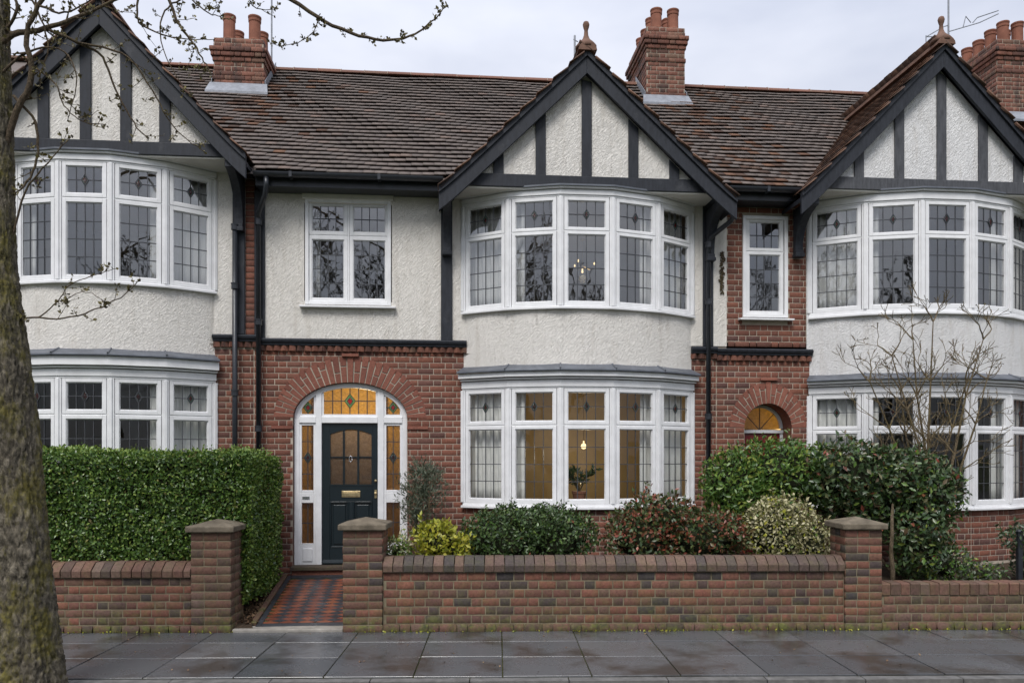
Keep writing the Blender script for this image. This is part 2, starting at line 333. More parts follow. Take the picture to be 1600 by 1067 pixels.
def fast_mesh(name, V, F, mat, nper):
    """numpy verts and equal-sized faces -> mesh"""
    me = bpy.data.meshes.new(name); V = np.asarray(V, np.float32); F = np.asarray(F, np.int32)
    me.vertices.add(len(V)); me.vertices.foreach_set('co', V.ravel()); me.loops.add(F.size); me.polygons.add(len(F))
    me.loops.foreach_set('vertex_index', F.ravel()); me.polygons.foreach_set('loop_start', np.arange(0, F.size, nper, dtype=np.int32))
    me.materials.append(M[mat]); me.update(calc_edges=True); return me

# bricks ------------------------------------------------------------
def brick_template(w, d, h, ch=.003):
    """front faces -y at y=0, body runs to y=d, chamfered front arrises"""
    x, z = w / 2, h / 2
    v = [(-x + ch, 0, -z + ch), (x - ch, 0, -z + ch), (x - ch, 0, z - ch), (-x + ch, 0, z - ch), (-x, ch, -z), (x, ch, -z), (x, ch, z), (-x, ch, z), (-x, d, -z), (x, d, -z), (x, d, z), (-x, d, z)]
    f = [(0, 1, 2, 3), (0, 4, 5, 1), (1, 5, 6, 2), (2, 6, 7, 3), (3, 7, 4, 0), (4, 8, 9, 5), (5, 9, 10, 6), (6, 10, 11, 7), (7, 11, 8, 4), (8, 11, 10, 9)]
    return np.array(v, float), np.array(f, int)
_bt = {}
def brick_mesh(mat, w, h, d=.05):
    k = (mat, round(w, 3), round(h, 3), d)
    if k not in _bt:
        v, f = brick_template(w, d, h); _bt[k] = fast_mesh('brick', v, f, mat, 4)
    return _bt[k]
def lay(x0, x1, z0, course, rows, sl=.216, hl=.103, j=.0095, block=None, seed=0, r0=0):
    """rects (xa, xb, za, zb) of every brick of a wall, openings cut out"""
    rg = random.Random(seed); res = []
    for r in range(rows):
        za = z0 + r * course; zb = za + course - j; free = [(x0, x1)]
        for a, b in (block(za, zb) if block else []):
            nf = []
            for u, v in free:
                if b <= u or a >= v: nf.append((u, v)); continue
                if a > u: nf.append((u, a))
                if b < v: nf.append((b, v))
            free = nf
        for u, v in free:
            per = sl + hl + 2 * j; x = math.floor(u / per) * per + ((r + r0) % 2) * (per / 2); x -= per
            i = 0
            while x < v:
                for ln in (sl, hl):
                    a, b = max(x, u + j / 2), min(x + ln, v - j / 2)
                    if b - a > .03: res.append((a, b, za, zb))
                    x += ln + j
    return res
def bricks(rects, y, mat, parent, limit, seed=0, local=False, m4=None, prefer=None, d=.05, lift=.003, name='brick'):
    """the largest-showing ones are objects, the rest one joined mesh"""
    rg = random.Random(seed)
    order = sorted(range(len(rects)), key=lambda i: (-(prefer(rects[i]) if prefer else 1), -(rects[i][1] - rects[i][0]) + rg.random() * .02))
    single = set(order[:limit]); V = []; F = []
    for i, (a, b, za, zb) in enumerate(rects):
        w, h = b - a, zb - za; yy = y - rg.random() * lift
        c = Vector(((a + b) / 2, yy, (za + zb) / 2)); rot = Matrix.Rotation(rg.uniform(-.006, .006), 4, 'Y') @ Matrix.Rotation(rg.uniform(-.008, .008), 4, 'X')
        if i in single:
            std = .215 if w > .16 else .103
            me = brick_mesh(mat, std, round(h, 3), d)
            mm = Matrix.Translation(c) @ rot @ Matrix.Diagonal((w / std, 1, 1, 1))
            put(name, me, parent, local, (m4 @ mm) if m4 is not None else mm)
        else:
            v, f = brick_template(w, d, h); mm = np.array(((m4 @ Matrix.Translation(c) @ rot) if m4 is not None else (Matrix.Translation(c) @ rot)))
            v = v @ mm[:3, :3].T + mm[:3, 3]; F.append(f + 12 * len(V)); V.append(v)
    if V: put(name, fast_mesh(name, np.concatenate(V), np.concatenate(F), mat, 4), parent, local, kind='stuff')
def wall_sheet(mb, x0, x1, z0, z1, holes, y, arch=None):
    """backing wall with rectangular holes and an optional arched top (cx, a, spring, rise)"""
    xs = {x0, x1}
    for a, b, c, d in holes: xs |= {min(max(a, x0), x1), min(max(b, x0), x1)}
    if arch:
        for k in range(25): xs.add(arch[0] + arch[1] * math.cos(math.pi * k / 24))
    xs = sorted(xs)
    for a, b in zip(xs[:-1], xs[1:]):
        if b - a < 1e-5: continue
        m = (a + b) / 2; cut = [(c, d) for (p, q, c, d) in holes if p < m < q]; seg = [(z0, z0, z1, z1)]
        if arch and abs(m - arch[0]) < arch[1]:
            e = lambda x: arch[2] + arch[3] * math.sqrt(max(0, 1 - ((x - arch[0]) / arch[1]) ** 2))
            seg = [(e(a), e(b), z1, z1)]
        for c, d in cut:
            ns = []
            for (p, q, r, t) in seg:
                if d <= min(p, q) or c >= max(r, t): ns.append((p, q, r, t)); continue
                if c > max(p, q): ns.append((p, q, c, c))
                if d < min(r, t): ns.append((d, d, r, t))
            seg = ns
        for p, q, r, t in seg: mb.add([(a, y, p), (b, y, q), (b, y, t), (a, y, r)], [(0, 1, 2, 3)])
    return mb

# ------------------------------------------------------------------ windows
def pane_unit(mat, k={}):
    if mat not in k: k[mat] = MB().box(-.5, .5, -.002, .002, -.5, .5).mesh('pane', mat)
    return k[mat]
prg = random.Random(3)
def panes(F, parent, u0, u1, z0, z1, cols, rows, mat, y=.0, name='pane'):
    """quarries of one leaded light, each set at its own slight tilt"""
    w, h = (u1 - u0) / cols, (z1 - z0) / rows
    for i in range(cols):
        for j in range(rows):
            m = F @ Matrix.Translation((u0 + (i + .5) * w, y, z0 + (j + .5) * h)) @ Matrix.Rotation(prg.gauss(0, .007), 4, 'Z') @ Matrix.Rotation(prg.gauss(0, .007), 4, 'X') @ Matrix.Diagonal((w - .003, 1, h - .003, 1))
            put(name, pane_unit(mat), parent, False, m)
def came(F, parent, u0, u1, z0, z1, cols, rows, y=-.004, t=.0052, motif=None):
    mb = MB(F)
    for i in range(1, cols): x = u0 + (u1 - u0) * i / cols; mb.box(x - t, x + t, y - .004, y + .007, z0, z1)
    for j in range(1, rows): z = z0 + (z1 - z0) * j / rows; mb.box(u0, u1, y - .0048, y + .0062, z - t, z + t)
    if motif:
        cx, cz, a, b = motif
        for s in (1, -1):
            for q in (1, -1):
                d = Vector((a * s, 0, -b * q)); ln = d.length; mm = Matrix.Translation((cx + a * s / 2, y - .003, cz + b * q / 2)) @ Matrix.Rotation(math.atan2(b * q, -a * s) * -1, 4, 'Y')
                sub = MB(F @ mm).box(-ln / 2, ln / 2, -.005, .004, -t, t); mb.f += [tuple(i + len(mb.v) for i in f) for f in sub.f]; mb.v += sub.v
    return mb.build('lead_came', 'came', parent)
def motif_glass(F, parent, cx, cz, a, b, y=-.006):
    for sc, mt, nm, yy in ((1, 'green_glass', 'coloured_pane', y), (.58, 'red_glass', 'coloured_pane', y - .003)):
        MB(F).prism([(cx - a * sc, cz), (cx, cz - b * sc), (cx + a * sc, cz), (cx, cz + b * sc)], yy - .002, yy + .001).build(nm, mt, parent)
def frame_rect(mb, u0, u1, z0, z1, w, y0, y1, wb=None):
    wb = wb or w
    mb.box(u0, u0 + w, y0, y1, z0, z1); mb.box(u1 - w, u1, y0, y1, z0, z1)
    mb.box(u0 + w, u1 - w, y0, y1, z0, z0 + wb); mb.box(u0 + w, u1 - w, y0, y1, z1 - w, z1)
def sash(F, parent, u0, u1, z0, z1, gu0, gu1, gz0, gz1):
    """painted casement: outer frame with a stepped glazing bead down to the glass"""
    mb = MB(F)
    for (a, b, c, d, y0, y1) in ((u0, gu0 - .012, z0, z1, -.03, .03), (gu1 + .012, u1, z0, z1, -.03, .03)): mb.box(a, b, y0, y1, c, d)
    mb.box(gu0 - .012, gu1 + .012, -.03, .03, z0, gz0 - .012); mb.box(gu0 - .012, gu1 + .012, -.03, .03, gz1 + .012, z1)
    frame_rect(mb, gu0 - .012, gu1 + .012, gz0 - .012, gz1 + .012, .0118, -.015, .0295)
    return mb.build('sash', 'white', parent, bevel=.004)
def light_pair(F, parent, u0, u1, Z, cols=4, gl='glass', motif=True, rows=4):
    """a lower casement with a top light over it, leaded. Z = glass levels (lo0, lo1, up0, up1)"""
    lo0, lo1, up0, up1 = Z; g0, g1 = u0 + .062, u1 - .062; mid = (lo1 + up0) / 2
    sash(F, parent, u0, u1, lo0 - .07, mid - .008, g0, g1, lo0, lo1); sash(F, parent, u0, u1, mid + .008, up1 + .062, g0, g1, up0, up1)
    panes(F, parent, g0, g1, lo0, lo1, cols, rows, gl); panes(F, parent, g0, g1, up0, up1, cols, 2, gl)
    came(F, parent, g0, g1, lo0, lo1, cols, rows)
    c, cz = (g0 + g1) / 2, (up0 + up1) / 2
    came(F, parent, g0, g1, up0, up1, cols, 2, motif=(c, cz, .045, .075) if motif else None)
    if motif: motif_glass(F, parent, c, cz, .042, .07)
    MB(F).box(u0 - .02, u1 + .02, -.022, .04, mid - .0078, mid + .0078).build('transom', 'white', parent)
class Arc:
    """five-sided bow of half width w and projection p about x = cx in front of the wall y = 0"""
    def __init__(s, cx, w, p, n=5):
        s.cx = cx; s.rad = (w * w + p * p) / (2 * p); s.cy = s.rad - p; s.h = math.asin(w / s.rad); s.n = n
    def pt(s, i, off=0):
        t = -s.h + 2 * s.h * i / s.n; r = s.rad + off; return Vector((s.cx + r * math.sin(t), s.cy - r * math.cos(t), 0))
    def ring(s, mb, o_out, o_in, z0, z1, zo0=None, zo1=None):
        """solid strip that follows the bow; the outer face may have its own levels"""
        zo0 = z0 if zo0 is None else zo0; zo1 = z1 if zo1 is None else zo1; vs_ = []; k = s.n + 1; fs = []
        for i in range(k):
            a, b = s.pt(i, o_out), s.pt(i, o_in); vs_ += [(a.x, a.y, zo0), (a.x, a.y, zo1), (b.x, b.y, z1), (b.x, b.y, z0)]
        for i in range(k - 1):
            for j in range(4): fs.append((4 * i + j, 4 * i + (j + 1) % 4, 4 * i + 4 + (j + 1) % 4, 4 * i + 4 + j))
        fs += [(0, 1, 2, 3), (4 * k - 1, 4 * k - 2, 4 * k - 3, 4 * k - 4)]
        mb.add(vs_, fs); return mb
    def facet(s, i):
        a, b = s.pt(i), s.pt(i + 1); d = b - a; ang = math.atan2(d.y, d.x)
        return Matrix.Translation(a) @ Matrix.Rotation(ang, 4, 'Z'), d.length
def bay(house, arc, sill, Z, head, top, upper, gl):
    """one storey of a bow window: mesh of sill, posts and head carries sashes, panes and cames"""
    mb = MB(); arc.ring(mb, .075, -.06, sill, sill + .035); arc.ring(mb, .03, -.06, sill + .0352, Z[0] - .0702)
    arc.ring(mb, .035, -.06, Z[3] + .0622, head)
    b = mb.build('bay_window', 'white', house, bevel=.006)
    for i in range(arc.n + 1):
        t = -arc.h + 2 * arc.h * i / arc.n; p = arc.pt(i); F = Matrix.Translation(p) @ Matrix.Rotation(t, 4, 'Z')
        m = MB(F); m.box(-.046, .046, -.028, .05, Z[0] - .07, Z[3] + .062); m.box(-.022, .022, -.046, -.0282, Z[0] - .07, Z[3] + .062); m.build('mullion', 'white', b, bevel=.006)
    for i in range(arc.n):
        F, ln = arc.facet(i); light_pair(F, b, .05, ln - .05, Z, gl=gl)
    if upper:
        m = MB(); arc.ring(m, .05, -.06, head + .0002, top - .05); arc.ring(m, .085, -.06, top - .0498, top - .012, top - .035, top - .012); m.build('fascia', 'white', b)
        m = MB(); arc.ring(m, .11, -.3, top - .0118, top + .012); m.build('lead_cap', 'lead', b)
    else:
        m = MB(); arc.ring(m, .05, -.06, head + .0002, head + .09); arc.ring(m, .085, -.06, head + .0902, head + .125, head + .105); arc.ring(m, .13, -.06, head + .1252, top - .075, head + .14); m.build('cornice', 'white', b)
        for i in range(arc.n):      # lead sheets with rolls between them
            pts = [arc.pt(i, .17), arc.pt(i + 1, .17), arc.pt(i + 1, .0), arc.pt(i, .0)]
            zz = [top - .0748, top - .0748, top + .02, top + .02]
            mm = MB(); mm.add([(p.x, p.y, z + .0) for p, z in zip(pts, zz)] + [(p.x, p.y, z + (.03 if k < 2 else .02)) for k, (p, z) in enumerate(zip(pts, zz))],
                              [(0, 3, 2, 1), (4, 5, 6, 7), (0, 1, 5, 4), (1, 2, 6, 5), (2, 3, 7, 6), (3, 0, 4, 7)]); sh = mm.build('lead_sheet', 'lead', b, bevel=.008)
            if i:
                a, c = arc.pt(i, .172), arc.pt(i, 0.0); MB().tube([(a.x, a.y, top - .04), (c.x, c.y, top + .04)], .014, 6).build('lead_roll', 'lead', sh)
    return b
def room(house, x0, x1, y0, y1, z0, z1, wall, name='room', arc=None):
    """inside of a room seen through its window: back, sides, floor, ceiling"""
    m = MB(); m.add([(x0, y1, z0), (x1, y1, z0), (x1, y1, z1), (x0, y1, z1)], [(0, 1, 2, 3)])
    m.add([(x0, y0, z0), (x0, y1, z0), (x0, y1, z1), (x0, y0, z1)], [(0, 1, 2, 3)]); m.add([(x1, y0, z0), (x1, y1, z0), (x1, y1, z1), (x1, y0, z1)], [(0, 1, 2, 3)])
    r = m.build(name, wall, house)
    for z, nm, mt in ((z0, 'room_floor', 'boards'), (z1, 'room_ceiling', 'plaster')):
        front = [(arc.pt(i, -.13).x, arc.pt(i, -.13).y) for i in range(arc.n + 1)] if arc else []
        poly = [(x0, y0 + .005)] + [p for p in front if x0 < p[0] < x1 and p[1] < y0] + [(x1, y0 + .005), (x1, y1), (x0, y1)]
        MB().add([(x, y, z) for x, y in poly], [tuple(range(len(poly)))]).build(nm, mt, r)
def curtain(x0, y0, x1, y1, z0, z1, label, folds=5, group=None, mat='curtain'):
    d = Vector((x1 - x0, y1 - y0, 0)); ln = d.length; d.normalize(); nrm = Vector((-d.y, d.x, 0)); n = folds * 8; V = []; F = []
    for j in range(7):
        z = z1 + (z0 - z1) * j / 6
        for i in range(n + 1):
            u = i / n; a = .022 * (1 + .25 * math.sin(3 * u + j * .3)) * math.sin(2 * math.pi * folds * u + .5 * math.sin(j * .4 + u * 7))
            p = Vector((x0, y0, z)) + d * (u * ln) + nrm * a; V.append(p)
    for j in range(6):
        for i in range(n): F.append((j * (n + 1) + i, j * (n + 1) + i + 1, (j + 1) * (n + 1) + i + 1, (j + 1) * (n + 1) + i))
    mb = MB(); mb.add(V, F); o = mb.build('curtain', mat, smooth=True); sol = o.modifiers.new('s', 'SOLIDIFY'); sol.thickness = .003
    return tag(o, label, 'curtain', group)

# ------------------------------------------------------------------ gable, roof, chimney, pipes
PITCH = (9.03 - 5.92) / 3.56; EAVE_Y, EAVE_Z, RIDGE_Y, RIDGE_Z = -.4, 5.92, 3.16, 9.03
def roof_z(y): return EAVE_Z + (y - EAVE_Y) * PITCH
def tile_template(w, ln, t):
    v = np.array([(-w / 2, 0, 0), (w / 2, 0, 0), (w / 2, ln, 0), (-w / 2, ln, 0), (-w / 2, 0, t), (w / 2, 0, t), (w / 2, ln, t), (-w / 2, ln, t)], float)
    f = np.array([(0, 3, 2, 1), (4, 5, 6, 7), (0, 1, 5, 4), (1, 2, 6, 5), (2, 3, 7, 6), (3, 0, 4, 7)], int); return v, f
_tt = {}
def tiles(slots, mat, parent, limit, w=.164, ln=.26, t=.015, seed=0):
    """slots: (matrix, priority); the largest-showing are objects, the rest one mesh"""
    rg = random.Random(seed); order = sorted(range(len(slots)), key=lambda i: -slots[i][1]); single = set(order[:limit])
    if mat not in _tt: v, f = tile_template(w, ln, t); _tt[mat] = fast_mesh('roof_tile', v, f, mat, 4)
    V = []; F = []
    for i, (m, p) in enumerate(slots):
        m = m @ Matrix.Rotation(rg.uniform(-.006, .006), 4, 'Z') @ Matrix.Rotation(rg.uniform(-.004, .01), 4, 'X') @ Matrix.Translation((0, rg.uniform(-.006, .004), rg.uniform(0, .003)))
        if i in single: put('roof_tile', _tt[mat], parent, False, m)
        else:
            v, f = tile_template(w, ln, t); a = np.array(m); F.append(f + 8 * len(V)); V.append(v @ a[:3, :3].T + a[:3, 3])
    if V: put('roof_tile', fast_mesh('roof_tile', np.concatenate(V), np.concatenate(F), mat, 4), parent, kind='stuff')
GAUGE = .158
def main_roof(house, x0, x1, skip, limit, seed, warm=None, ga=None):
    s = math.hypot(RIDGE_Y - EAVE_Y, RIDGE_Z - EAVE_Z); ang = math.atan(PITCH)
    mb = MB(); e = .03
    for a, b, ys in ([(x0, x1, EAVE_Y)] if ga is None else [(x0, max(x0, ga[0]), EAVE_Y), (max(x0, ga[0]), min(x1, ga[1]), .12), (min(x1, ga[1]), x1, EAVE_Y)]):
        if b - a > .01: mb.add([(a, ys, roof_z(ys) - e), (b, ys, roof_z(ys) - e), (b, RIDGE_Y, RIDGE_Z - e), (a, RIDGE_Y, RIDGE_Z - e)], [(0, 1, 2, 3)])
    mb.add([(x0, RIDGE_Y, RIDGE_Z - e), (x1, RIDGE_Y, RIDGE_Z - e), (x0, 2 * RIDGE_Y + .4, EAVE_Z - e), (x1, 2 * RIDGE_Y + .4, EAVE_Z - e)], [(0, 1, 3, 2)])
    roof = mb.build('roof', 'tile', house)
    slots = []; wslots = []; rows = int(s / GAUGE)
    rg = random.Random(seed)
    for r in range(rows):
        dip = .006 * math.sin(r * 1.7)
        n = int((x1 - x0) / .165) + 2
        for i in range(n):
            x = x0 + (i + (.5 if r % 2 else 0)) * .165
            if not (x0 - .0 < x < x1 + .085): continue
            d = r * GAUGE; y = EAVE_Y + d * math.cos(ang); z = EAVE_Z + d * math.sin(ang)
            if skip(x, y, z): continue
            sag = .012 * math.sin(x * 1.9 + r * .23) + .006 * math.sin(x * 5.1 + r)
            m = Matrix.Translation((x, y, z + sag + .03)) @ Matrix.Rotation(ang - .205, 4, 'X')
            if warm and warm(x, y, rg.random()): wslots.append((m, 0))
            else: slots.append((m, -y + rg.random() * .01))
    tiles(slots, 'tile', roof, limit, seed=seed)
    if wslots: tiles(wslots, 'tile_warm', roof, 0, seed=seed + 1)
    x = x0
    while x < x1 - .05:
        ln = min(.42, x1 - x); prof = [(.13 * math.cos(t), .085 * math.sin(t)) for t in [math.pi * k / 8 for k in range(9)]]
        m = MB(); m.prism_x([(RIDGE_Y + a, RIDGE_Z - .045 + b + rg.uniform(-.004, .004)) for a, b in prof], x + .004, x + ln - .004); m.build('ridge_tile', 'ridge', roof, smooth=False)
        MB().prism_x([(RIDGE_Y + a * 1.08, RIDGE_Z - .045 + b * 1.1) for a, b in prof], x + ln - .0038, x + ln + .0038).build('mortar_joint', 'mortar', roof); x += ln
    return roof
def gable(house, xa, hwl, hwr, zfl, zfr, za, studs, tie, panel_mat, stud_mat='black', seed=0, limit=0, warm=True, sweep=.05, clip=None):
    """projecting half-timbered gable: panel, studs, tie beam, barge boards, roof slopes, finial"""
    YP, YB = -.52, -.66
    tb, tt = tie
    sl, sr = (za - zfl) / hwl, (za - zfr) / hwr
    inner = .2
    def edge(side, s, off=0.0):     # along the rake: s = 0 foot .. 1 apex, off = drop square to the rake
        hw, zf = (hwl, zfl) if side < 0 else (hwr, zfr); k = (za - zf) / hw
        bell = sweep * math.exp(-s / .09) * (1 - s)
        x = xa + side * hw * (1 - s); z = zf + (za - zf) * s + bell * .4
        return (x - side * bell * -.5, z - off * math.sqrt(1 + k * k))
    pts = [(xa - (za - .25 - tb) / sl, tb), (xa + (za - .25 - tb) / sr, tb), (xa, za - .25)]
    g = MB().prism(pts, YP, YP + .06).build('gable', panel_mat, house)
    w = .072
    for sx in studs:
        k = sl if sx < xa else sr; zt = za - .3 - abs(sx - xa) * k
        if zt - tt > .05:
            za_, zb_ = za - .28 - abs(sx - w - xa) * k, za - .28 - abs(sx + w - xa) * k
            MB().prism([(sx - w, tt - .001), (sx + w, tt - .001), (sx + w, max(zb_, tt + .01)), (sx - w, max(za_, tt + .01))], YP - .03, YP - .0005).build('stud', stud_mat, g, bevel=.006)
    tw_l, tw_r = (za - .12 - tb) / sl, (za - .12 - tb) / sr
    MB().box(xa - tw_l, xa + tw_r, YP - .042, YP - .0006, tb, tt).build('tie_beam', stud_mat, g, bevel=.008)
    S = [0, .02, .05, .09, .14, .2, .35, .6, .85, 1]
    for side in (-1, 1):
        A = [edge(side, s, .0) for s in S]; B = [edge(side, s, .215) for s in S]
        hw = hwl if side < 0 else hwr
        A[-1] = (xa + side * .0006, A[-1][1]); B[-1] = (xa + side * .0006, B[-1][1])
        brd = MB().strip(A, B, YB, YB + .05).build('barge_board', 'black', g, bevel=.006)
        A2 = [edge(side, s, -.02) for s in S]; B2 = [edge(side, s, .045) for s in S]; A2[-1] = (xa + side * .0006, A2[-1][1]); B2[-1] = (xa + side * .0006, B2[-1][1])
        MB().strip(A2, B2, YB - .03, YB - .0005).build('moulding', 'black', brd, bevel=.005)
        MB().strip([edge(side, s, .05) for s in S], [edge(side, s, .09) for s in S], YB + .0502, .1).build('eaves_soffit', 'black', g)  # inner soffit: the shadow behind the barge board is put into its black colour
    # soffit under the overhang
    MB().box(xa - hwl + .08, xa + hwr - .08, YP - .02, -.0, tb - .02, tb - .001).build('soffit', 'soffit', g)
    # roof slopes of the gable
    YF = YB - .07
    slots = {-1: [], 1: []}
    for side in (-1, 1):
        hw, zf = (hwl, zfl) if side < 0 else (hwr, zfr); run = math.hypot(hw, za - zf); ang = math.atan2(za - zf, hw)
        rows = int(run / GAUGE) + 1
        for r in range(rows):
            d = r * GAUGE - .04; s = max(0, d / run); x, z = xa + side * (hw - d * math.cos(ang)), zf + d * math.sin(ang)
            bell = sweep * math.exp(-s / .09) * .5; z += bell
            yend = (z - EAVE_Z) / PITCH + EAVE_Y + .25
            y = YF + .082 + (.0825 if r % 2 else 0)
            if r % 2: # half tile at the verge
                pass
            while y < yend:
                m = Matrix.Translation((x, y, z + .045)) @ Matrix.Rotation(side * math.pi / 2, 4, 'Z') @ Matrix.Rotation(ang - .125, 4, 'X')
                slots[side].append((m, 1)); y += .165
    base = MB()
    for side in (-1, 1):
        hw, zf = (hwl, zfl) if side < 0 else (hwr, zfr); y1 = (za - EAVE_Z) / PITCH + EAVE_Y + .2
        base.add([(xa + side * hw, YF + .02, zf + .025), (xa, YF + .02, za + .025), (xa, y1, za + .025), (xa + side * hw, max(YF + .1, (zf - EAVE_Z) / PITCH + EAVE_Y), zf + .025)], [(0, 1, 2, 3)])
    gr = base.build('gable_roof', 'tile_warm', house)
    for side in (-1, 1): tiles(slots[side], 'tile_warm', gr, limit if side < 0 else 0, seed=seed + side)
    y = YF
    while y < (za - EAVE_Z) / PITCH + EAVE_Y:
        MB().prism([(xa + .13 * math.cos(t), za - .005 + .115 * math.sin(t)) for t in [math.pi * k / 8 for k in range(9)]], y, y + .4).build('ridge_tile', 'finial', gr); y += .404
    fn = MB(); fn.lathe([(.15, 0), (.15, .04), (.12, .08), (.085, .11), (.05, .15), (.032, .2), (.026, .27), (.04, .31), (.048, .35), (.036, .385), (.012, .4)], (xa, YF + .14, za + .06), 14)
    fn.build('finial', 'finial', gr, smooth=True)
    return g
def bracket(house, x0, x1, ztop, zbot, reach, mat='black'):
    """curved timber bracket carrying a gable foot"""
    n = 10; A = [(-.02, zbot)]; poly = [(-.03, zbot), (-.03, ztop)]
    poly += [(-reach, ztop), (-reach, ztop - .09)]
    for k in range(n + 1):
        t = k / n; poly.append((-reach + .06 + (reach - .17) * (1 - (1 - t) ** 2.2), ztop - .1 - (ztop - zbot - .18) * t ** 1.3))
    poly += [(-.14, zbot + .08), (-.14, zbot)]
    b = MB().prism_x(poly, x0, x1).build('bracket', mat, house, bevel=.006)
    MB().box(x0 - .012, x1 + .012, -.155, -.031, zbot - .025, zbot + .03).build('bracket_foot', mat, b, bevel=.008)
def downpipe(house, pts, r=.036, collars=()):
    p = MB().tube(pts, r, 10).build('downpipe', 'pipe', house, smooth=True)
    for (x, y, z) in collars: MB().lathe([(r + .004, -.04), (r + .014, -.038), (r + .014, .03), (r + .02, .032), (r + .02, .045), (r + .002, .046)], (x, y, z), 12).build('pipe_collar', 'pipe', p, smooth=False)
    return p
def gutter(house, x0, x1, y=EAVE_Y - .045, z=EAVE_Z - .02, along='x'):
    prof = [(.062 * math.cos(t), .062 * math.sin(t)) for t in [math.pi + math.pi * k / 10 for k in range(11)]] + [(.052, 0), (.05, -.02), (0, -.045), (-.05, -.02), (-.052, 0)]
    g = MB().prism_x([(y + a, z + b) for a, b in prof], x0, x1).build('gutter', 'pipe', house)
    MB().box(x0, x1, EAVE_Y + .06, EAVE_Y + .09, z - .15, z - .0).build('fascia_board', 'pipe', house)
    MB().box(x0, x1, EAVE_Y + .0902, .0, z - .145, z - .13).build('eaves_soffit', 'pipe', house)
    x = x0 + .5
    while x < x1 - .1: MB().box(x - .02, x + .02, y - .068, y + .068, z - .07, z + .006).build('gutter_joint', 'pipe', g); x += 1.2
def chimney(house, x0, x1, y0, y1, zb, zt, seed, pots, flash=True):
    """corbelled brick stack running back from y0, with oversailing courses and clay pots"""
    rows = int(round((zt - zb) / .079)); c = (zt - zb) / rows; rg = random.Random(seed)
    core = MB().box(x0 + .003, x1 - .003, y0 + .003, y1 - .003, zb, zt - .004).build('chimney', 'mortar', house)
    V = []
    for r in range(rows):
        z = zb + r * c; k = rows - 1 - r         # k = courses from the top
        off = {0: .0, 1: .004, 2: .06, 3: .042, 4: .018, 7: .014}.get(k, .0) + (.02 if r < 4 and zt - zb > .7 else 0)
        V.append((z, z + c - .009, off))
    for nm, (a, b, F) in {'f': (x0, x1, Matrix.Translation((0, y0, 0))), 'l': (y0, y1, Matrix.Translation((x0, 0, 0)) @ Matrix.Rotation(-math.pi / 2, 4, 'Z') @ Matrix.Diagonal((-1, 1, 1, 1))),
                            'r': (y0, y1, Matrix.Translation((x1, 0, 0)) @ Matrix.Rotation(math.pi / 2, 4, 'Z'))}.items():
        big = []; P = []
        for r, (za, zb_, off) in enumerate(V):
            for (u, v, p, q) in lay(a - off + (.0 if nm == 'f' else .0), b + off, za, c, 1, block=None, seed=seed + r, r0=r): P.append((u, v, p, q, off, r))
        VV = []; FF = []
        for (u, v, p, q, off, r) in P:
            sh = .16 if r % 2 else 0
            tv, tf = brick_template(v - u, .06, q - p); mm = F @ Matrix.Translation(((u + v) / 2, -off - rg.random() * .004, (p + q) / 2)); mm = np.array(mm)
            FF.append(tf + 12 * len(VV)); VV.append(tv @ mm[:3, :3].T + mm[:3, 3])
        o = put('brick', fast_mesh('brick', np.concatenate(VV), np.concatenate(FF), 'brick_chimney', 4), core, kind='stuff')
    MB().add([(x0 + .01, y0 + .01, zt - .01), (x1 - .01, y0 + .01, zt - .01), (x1 - .01, y1 - .01, zt - .01), (x0 + .01, y1 - .01, zt - .01), (x0 + .1, y0 + .1, zt + .05), (x1 - .1, y0 + .1, zt + .05), (x1 - .1, y1 - .1, zt + .05), (x0 + .1, y1 - .1, zt + .05)],
             [(4, 5, 6, 7), (0, 1, 5, 4), (1, 2, 6, 5), (2, 3, 7, 6), (3, 0, 4, 7)]).build('mortar_cap', 'brick_old', core)
    for (px_, py_, h_, r_) in pots:
        MB().lathe([(r_ * 1.04, 0), (r_, .03), (r_ * .97, h_ - .1), (r_ * 1.06, h_ - .09), (r_ * 1.08, h_ - .05), (r_ * 1.0, h_ - .045), (r_ * 1.12, h_ - .02), (r_ * 1.12, h_), (r_ * .9, h_), (r_ * .88, h_ - .2)], (px_, py_, zt + .02), 18).build('chimney_pot', 'terracotta', core, smooth=False)
    if flash:
        zf = roof_z(y0)
        MB().add([(x0 - .1, y0 - .17, zf - .1), (x1 + .1, y0 - .17, zf - .1), (x1 + .06, y0 - .022, zf + .1), (x0 - .06, y0 - .022, zf + .1), (x0 - .1, y0 - .17, zf - .14), (x1 + .1, y0 - .17, zf - .14), (x1 + .06, y0, zf - .0), (x0 - .06, y0, zf - .0)],
                 [(0, 1, 2, 3), (4, 7, 6, 5), (0, 4, 5, 1), (1, 5, 6, 2), (3, 2, 6, 7), (0, 3, 7, 4)]).build('flashing', 'flash', core)
        for x, s in ((x0, -1), (x1, 1)):
            ye = min(y1, RIDGE_Y)
            MB().prism_x([(y0 - .03, roof_z(y0) - .02), (ye, roof_z(ye)), (ye, roof_z(ye) + .16), (y0 - .03, roof_z(y0) + .15)], x + s * .024, x + s * .034).build('flashing', 'flash', core)
    return core
def string_course(house, x0, x1, z, dent=True, seed=0, y=-.0):
    """black moulded band with a cogged brick course under it"""
    m = MB().prism_x([(y + .02, z - .05), (y - .05, z - .05), (y - .055, z - .02), (y - .075, z - .01), (y - .085, z + .02), (y - .06, z + .045), (y + .02, z + .05)], x0, x1).build('string_course', 'black', house)
    rg = random.Random(seed); x = x0
    while x < x1 - .06:
        w = .095
        MB(Matrix.Translation((x + w / 2, y - .012 + rg.uniform(-.006, .006), z - .095)) @ Matrix.Rotation(R(rg.uniform(25, 50)), 4, 'Z')).box(-.04, .04, -.035, .05, -.036, .036).build('dentil_brick', 'brick_chimney', house); x += w + .012
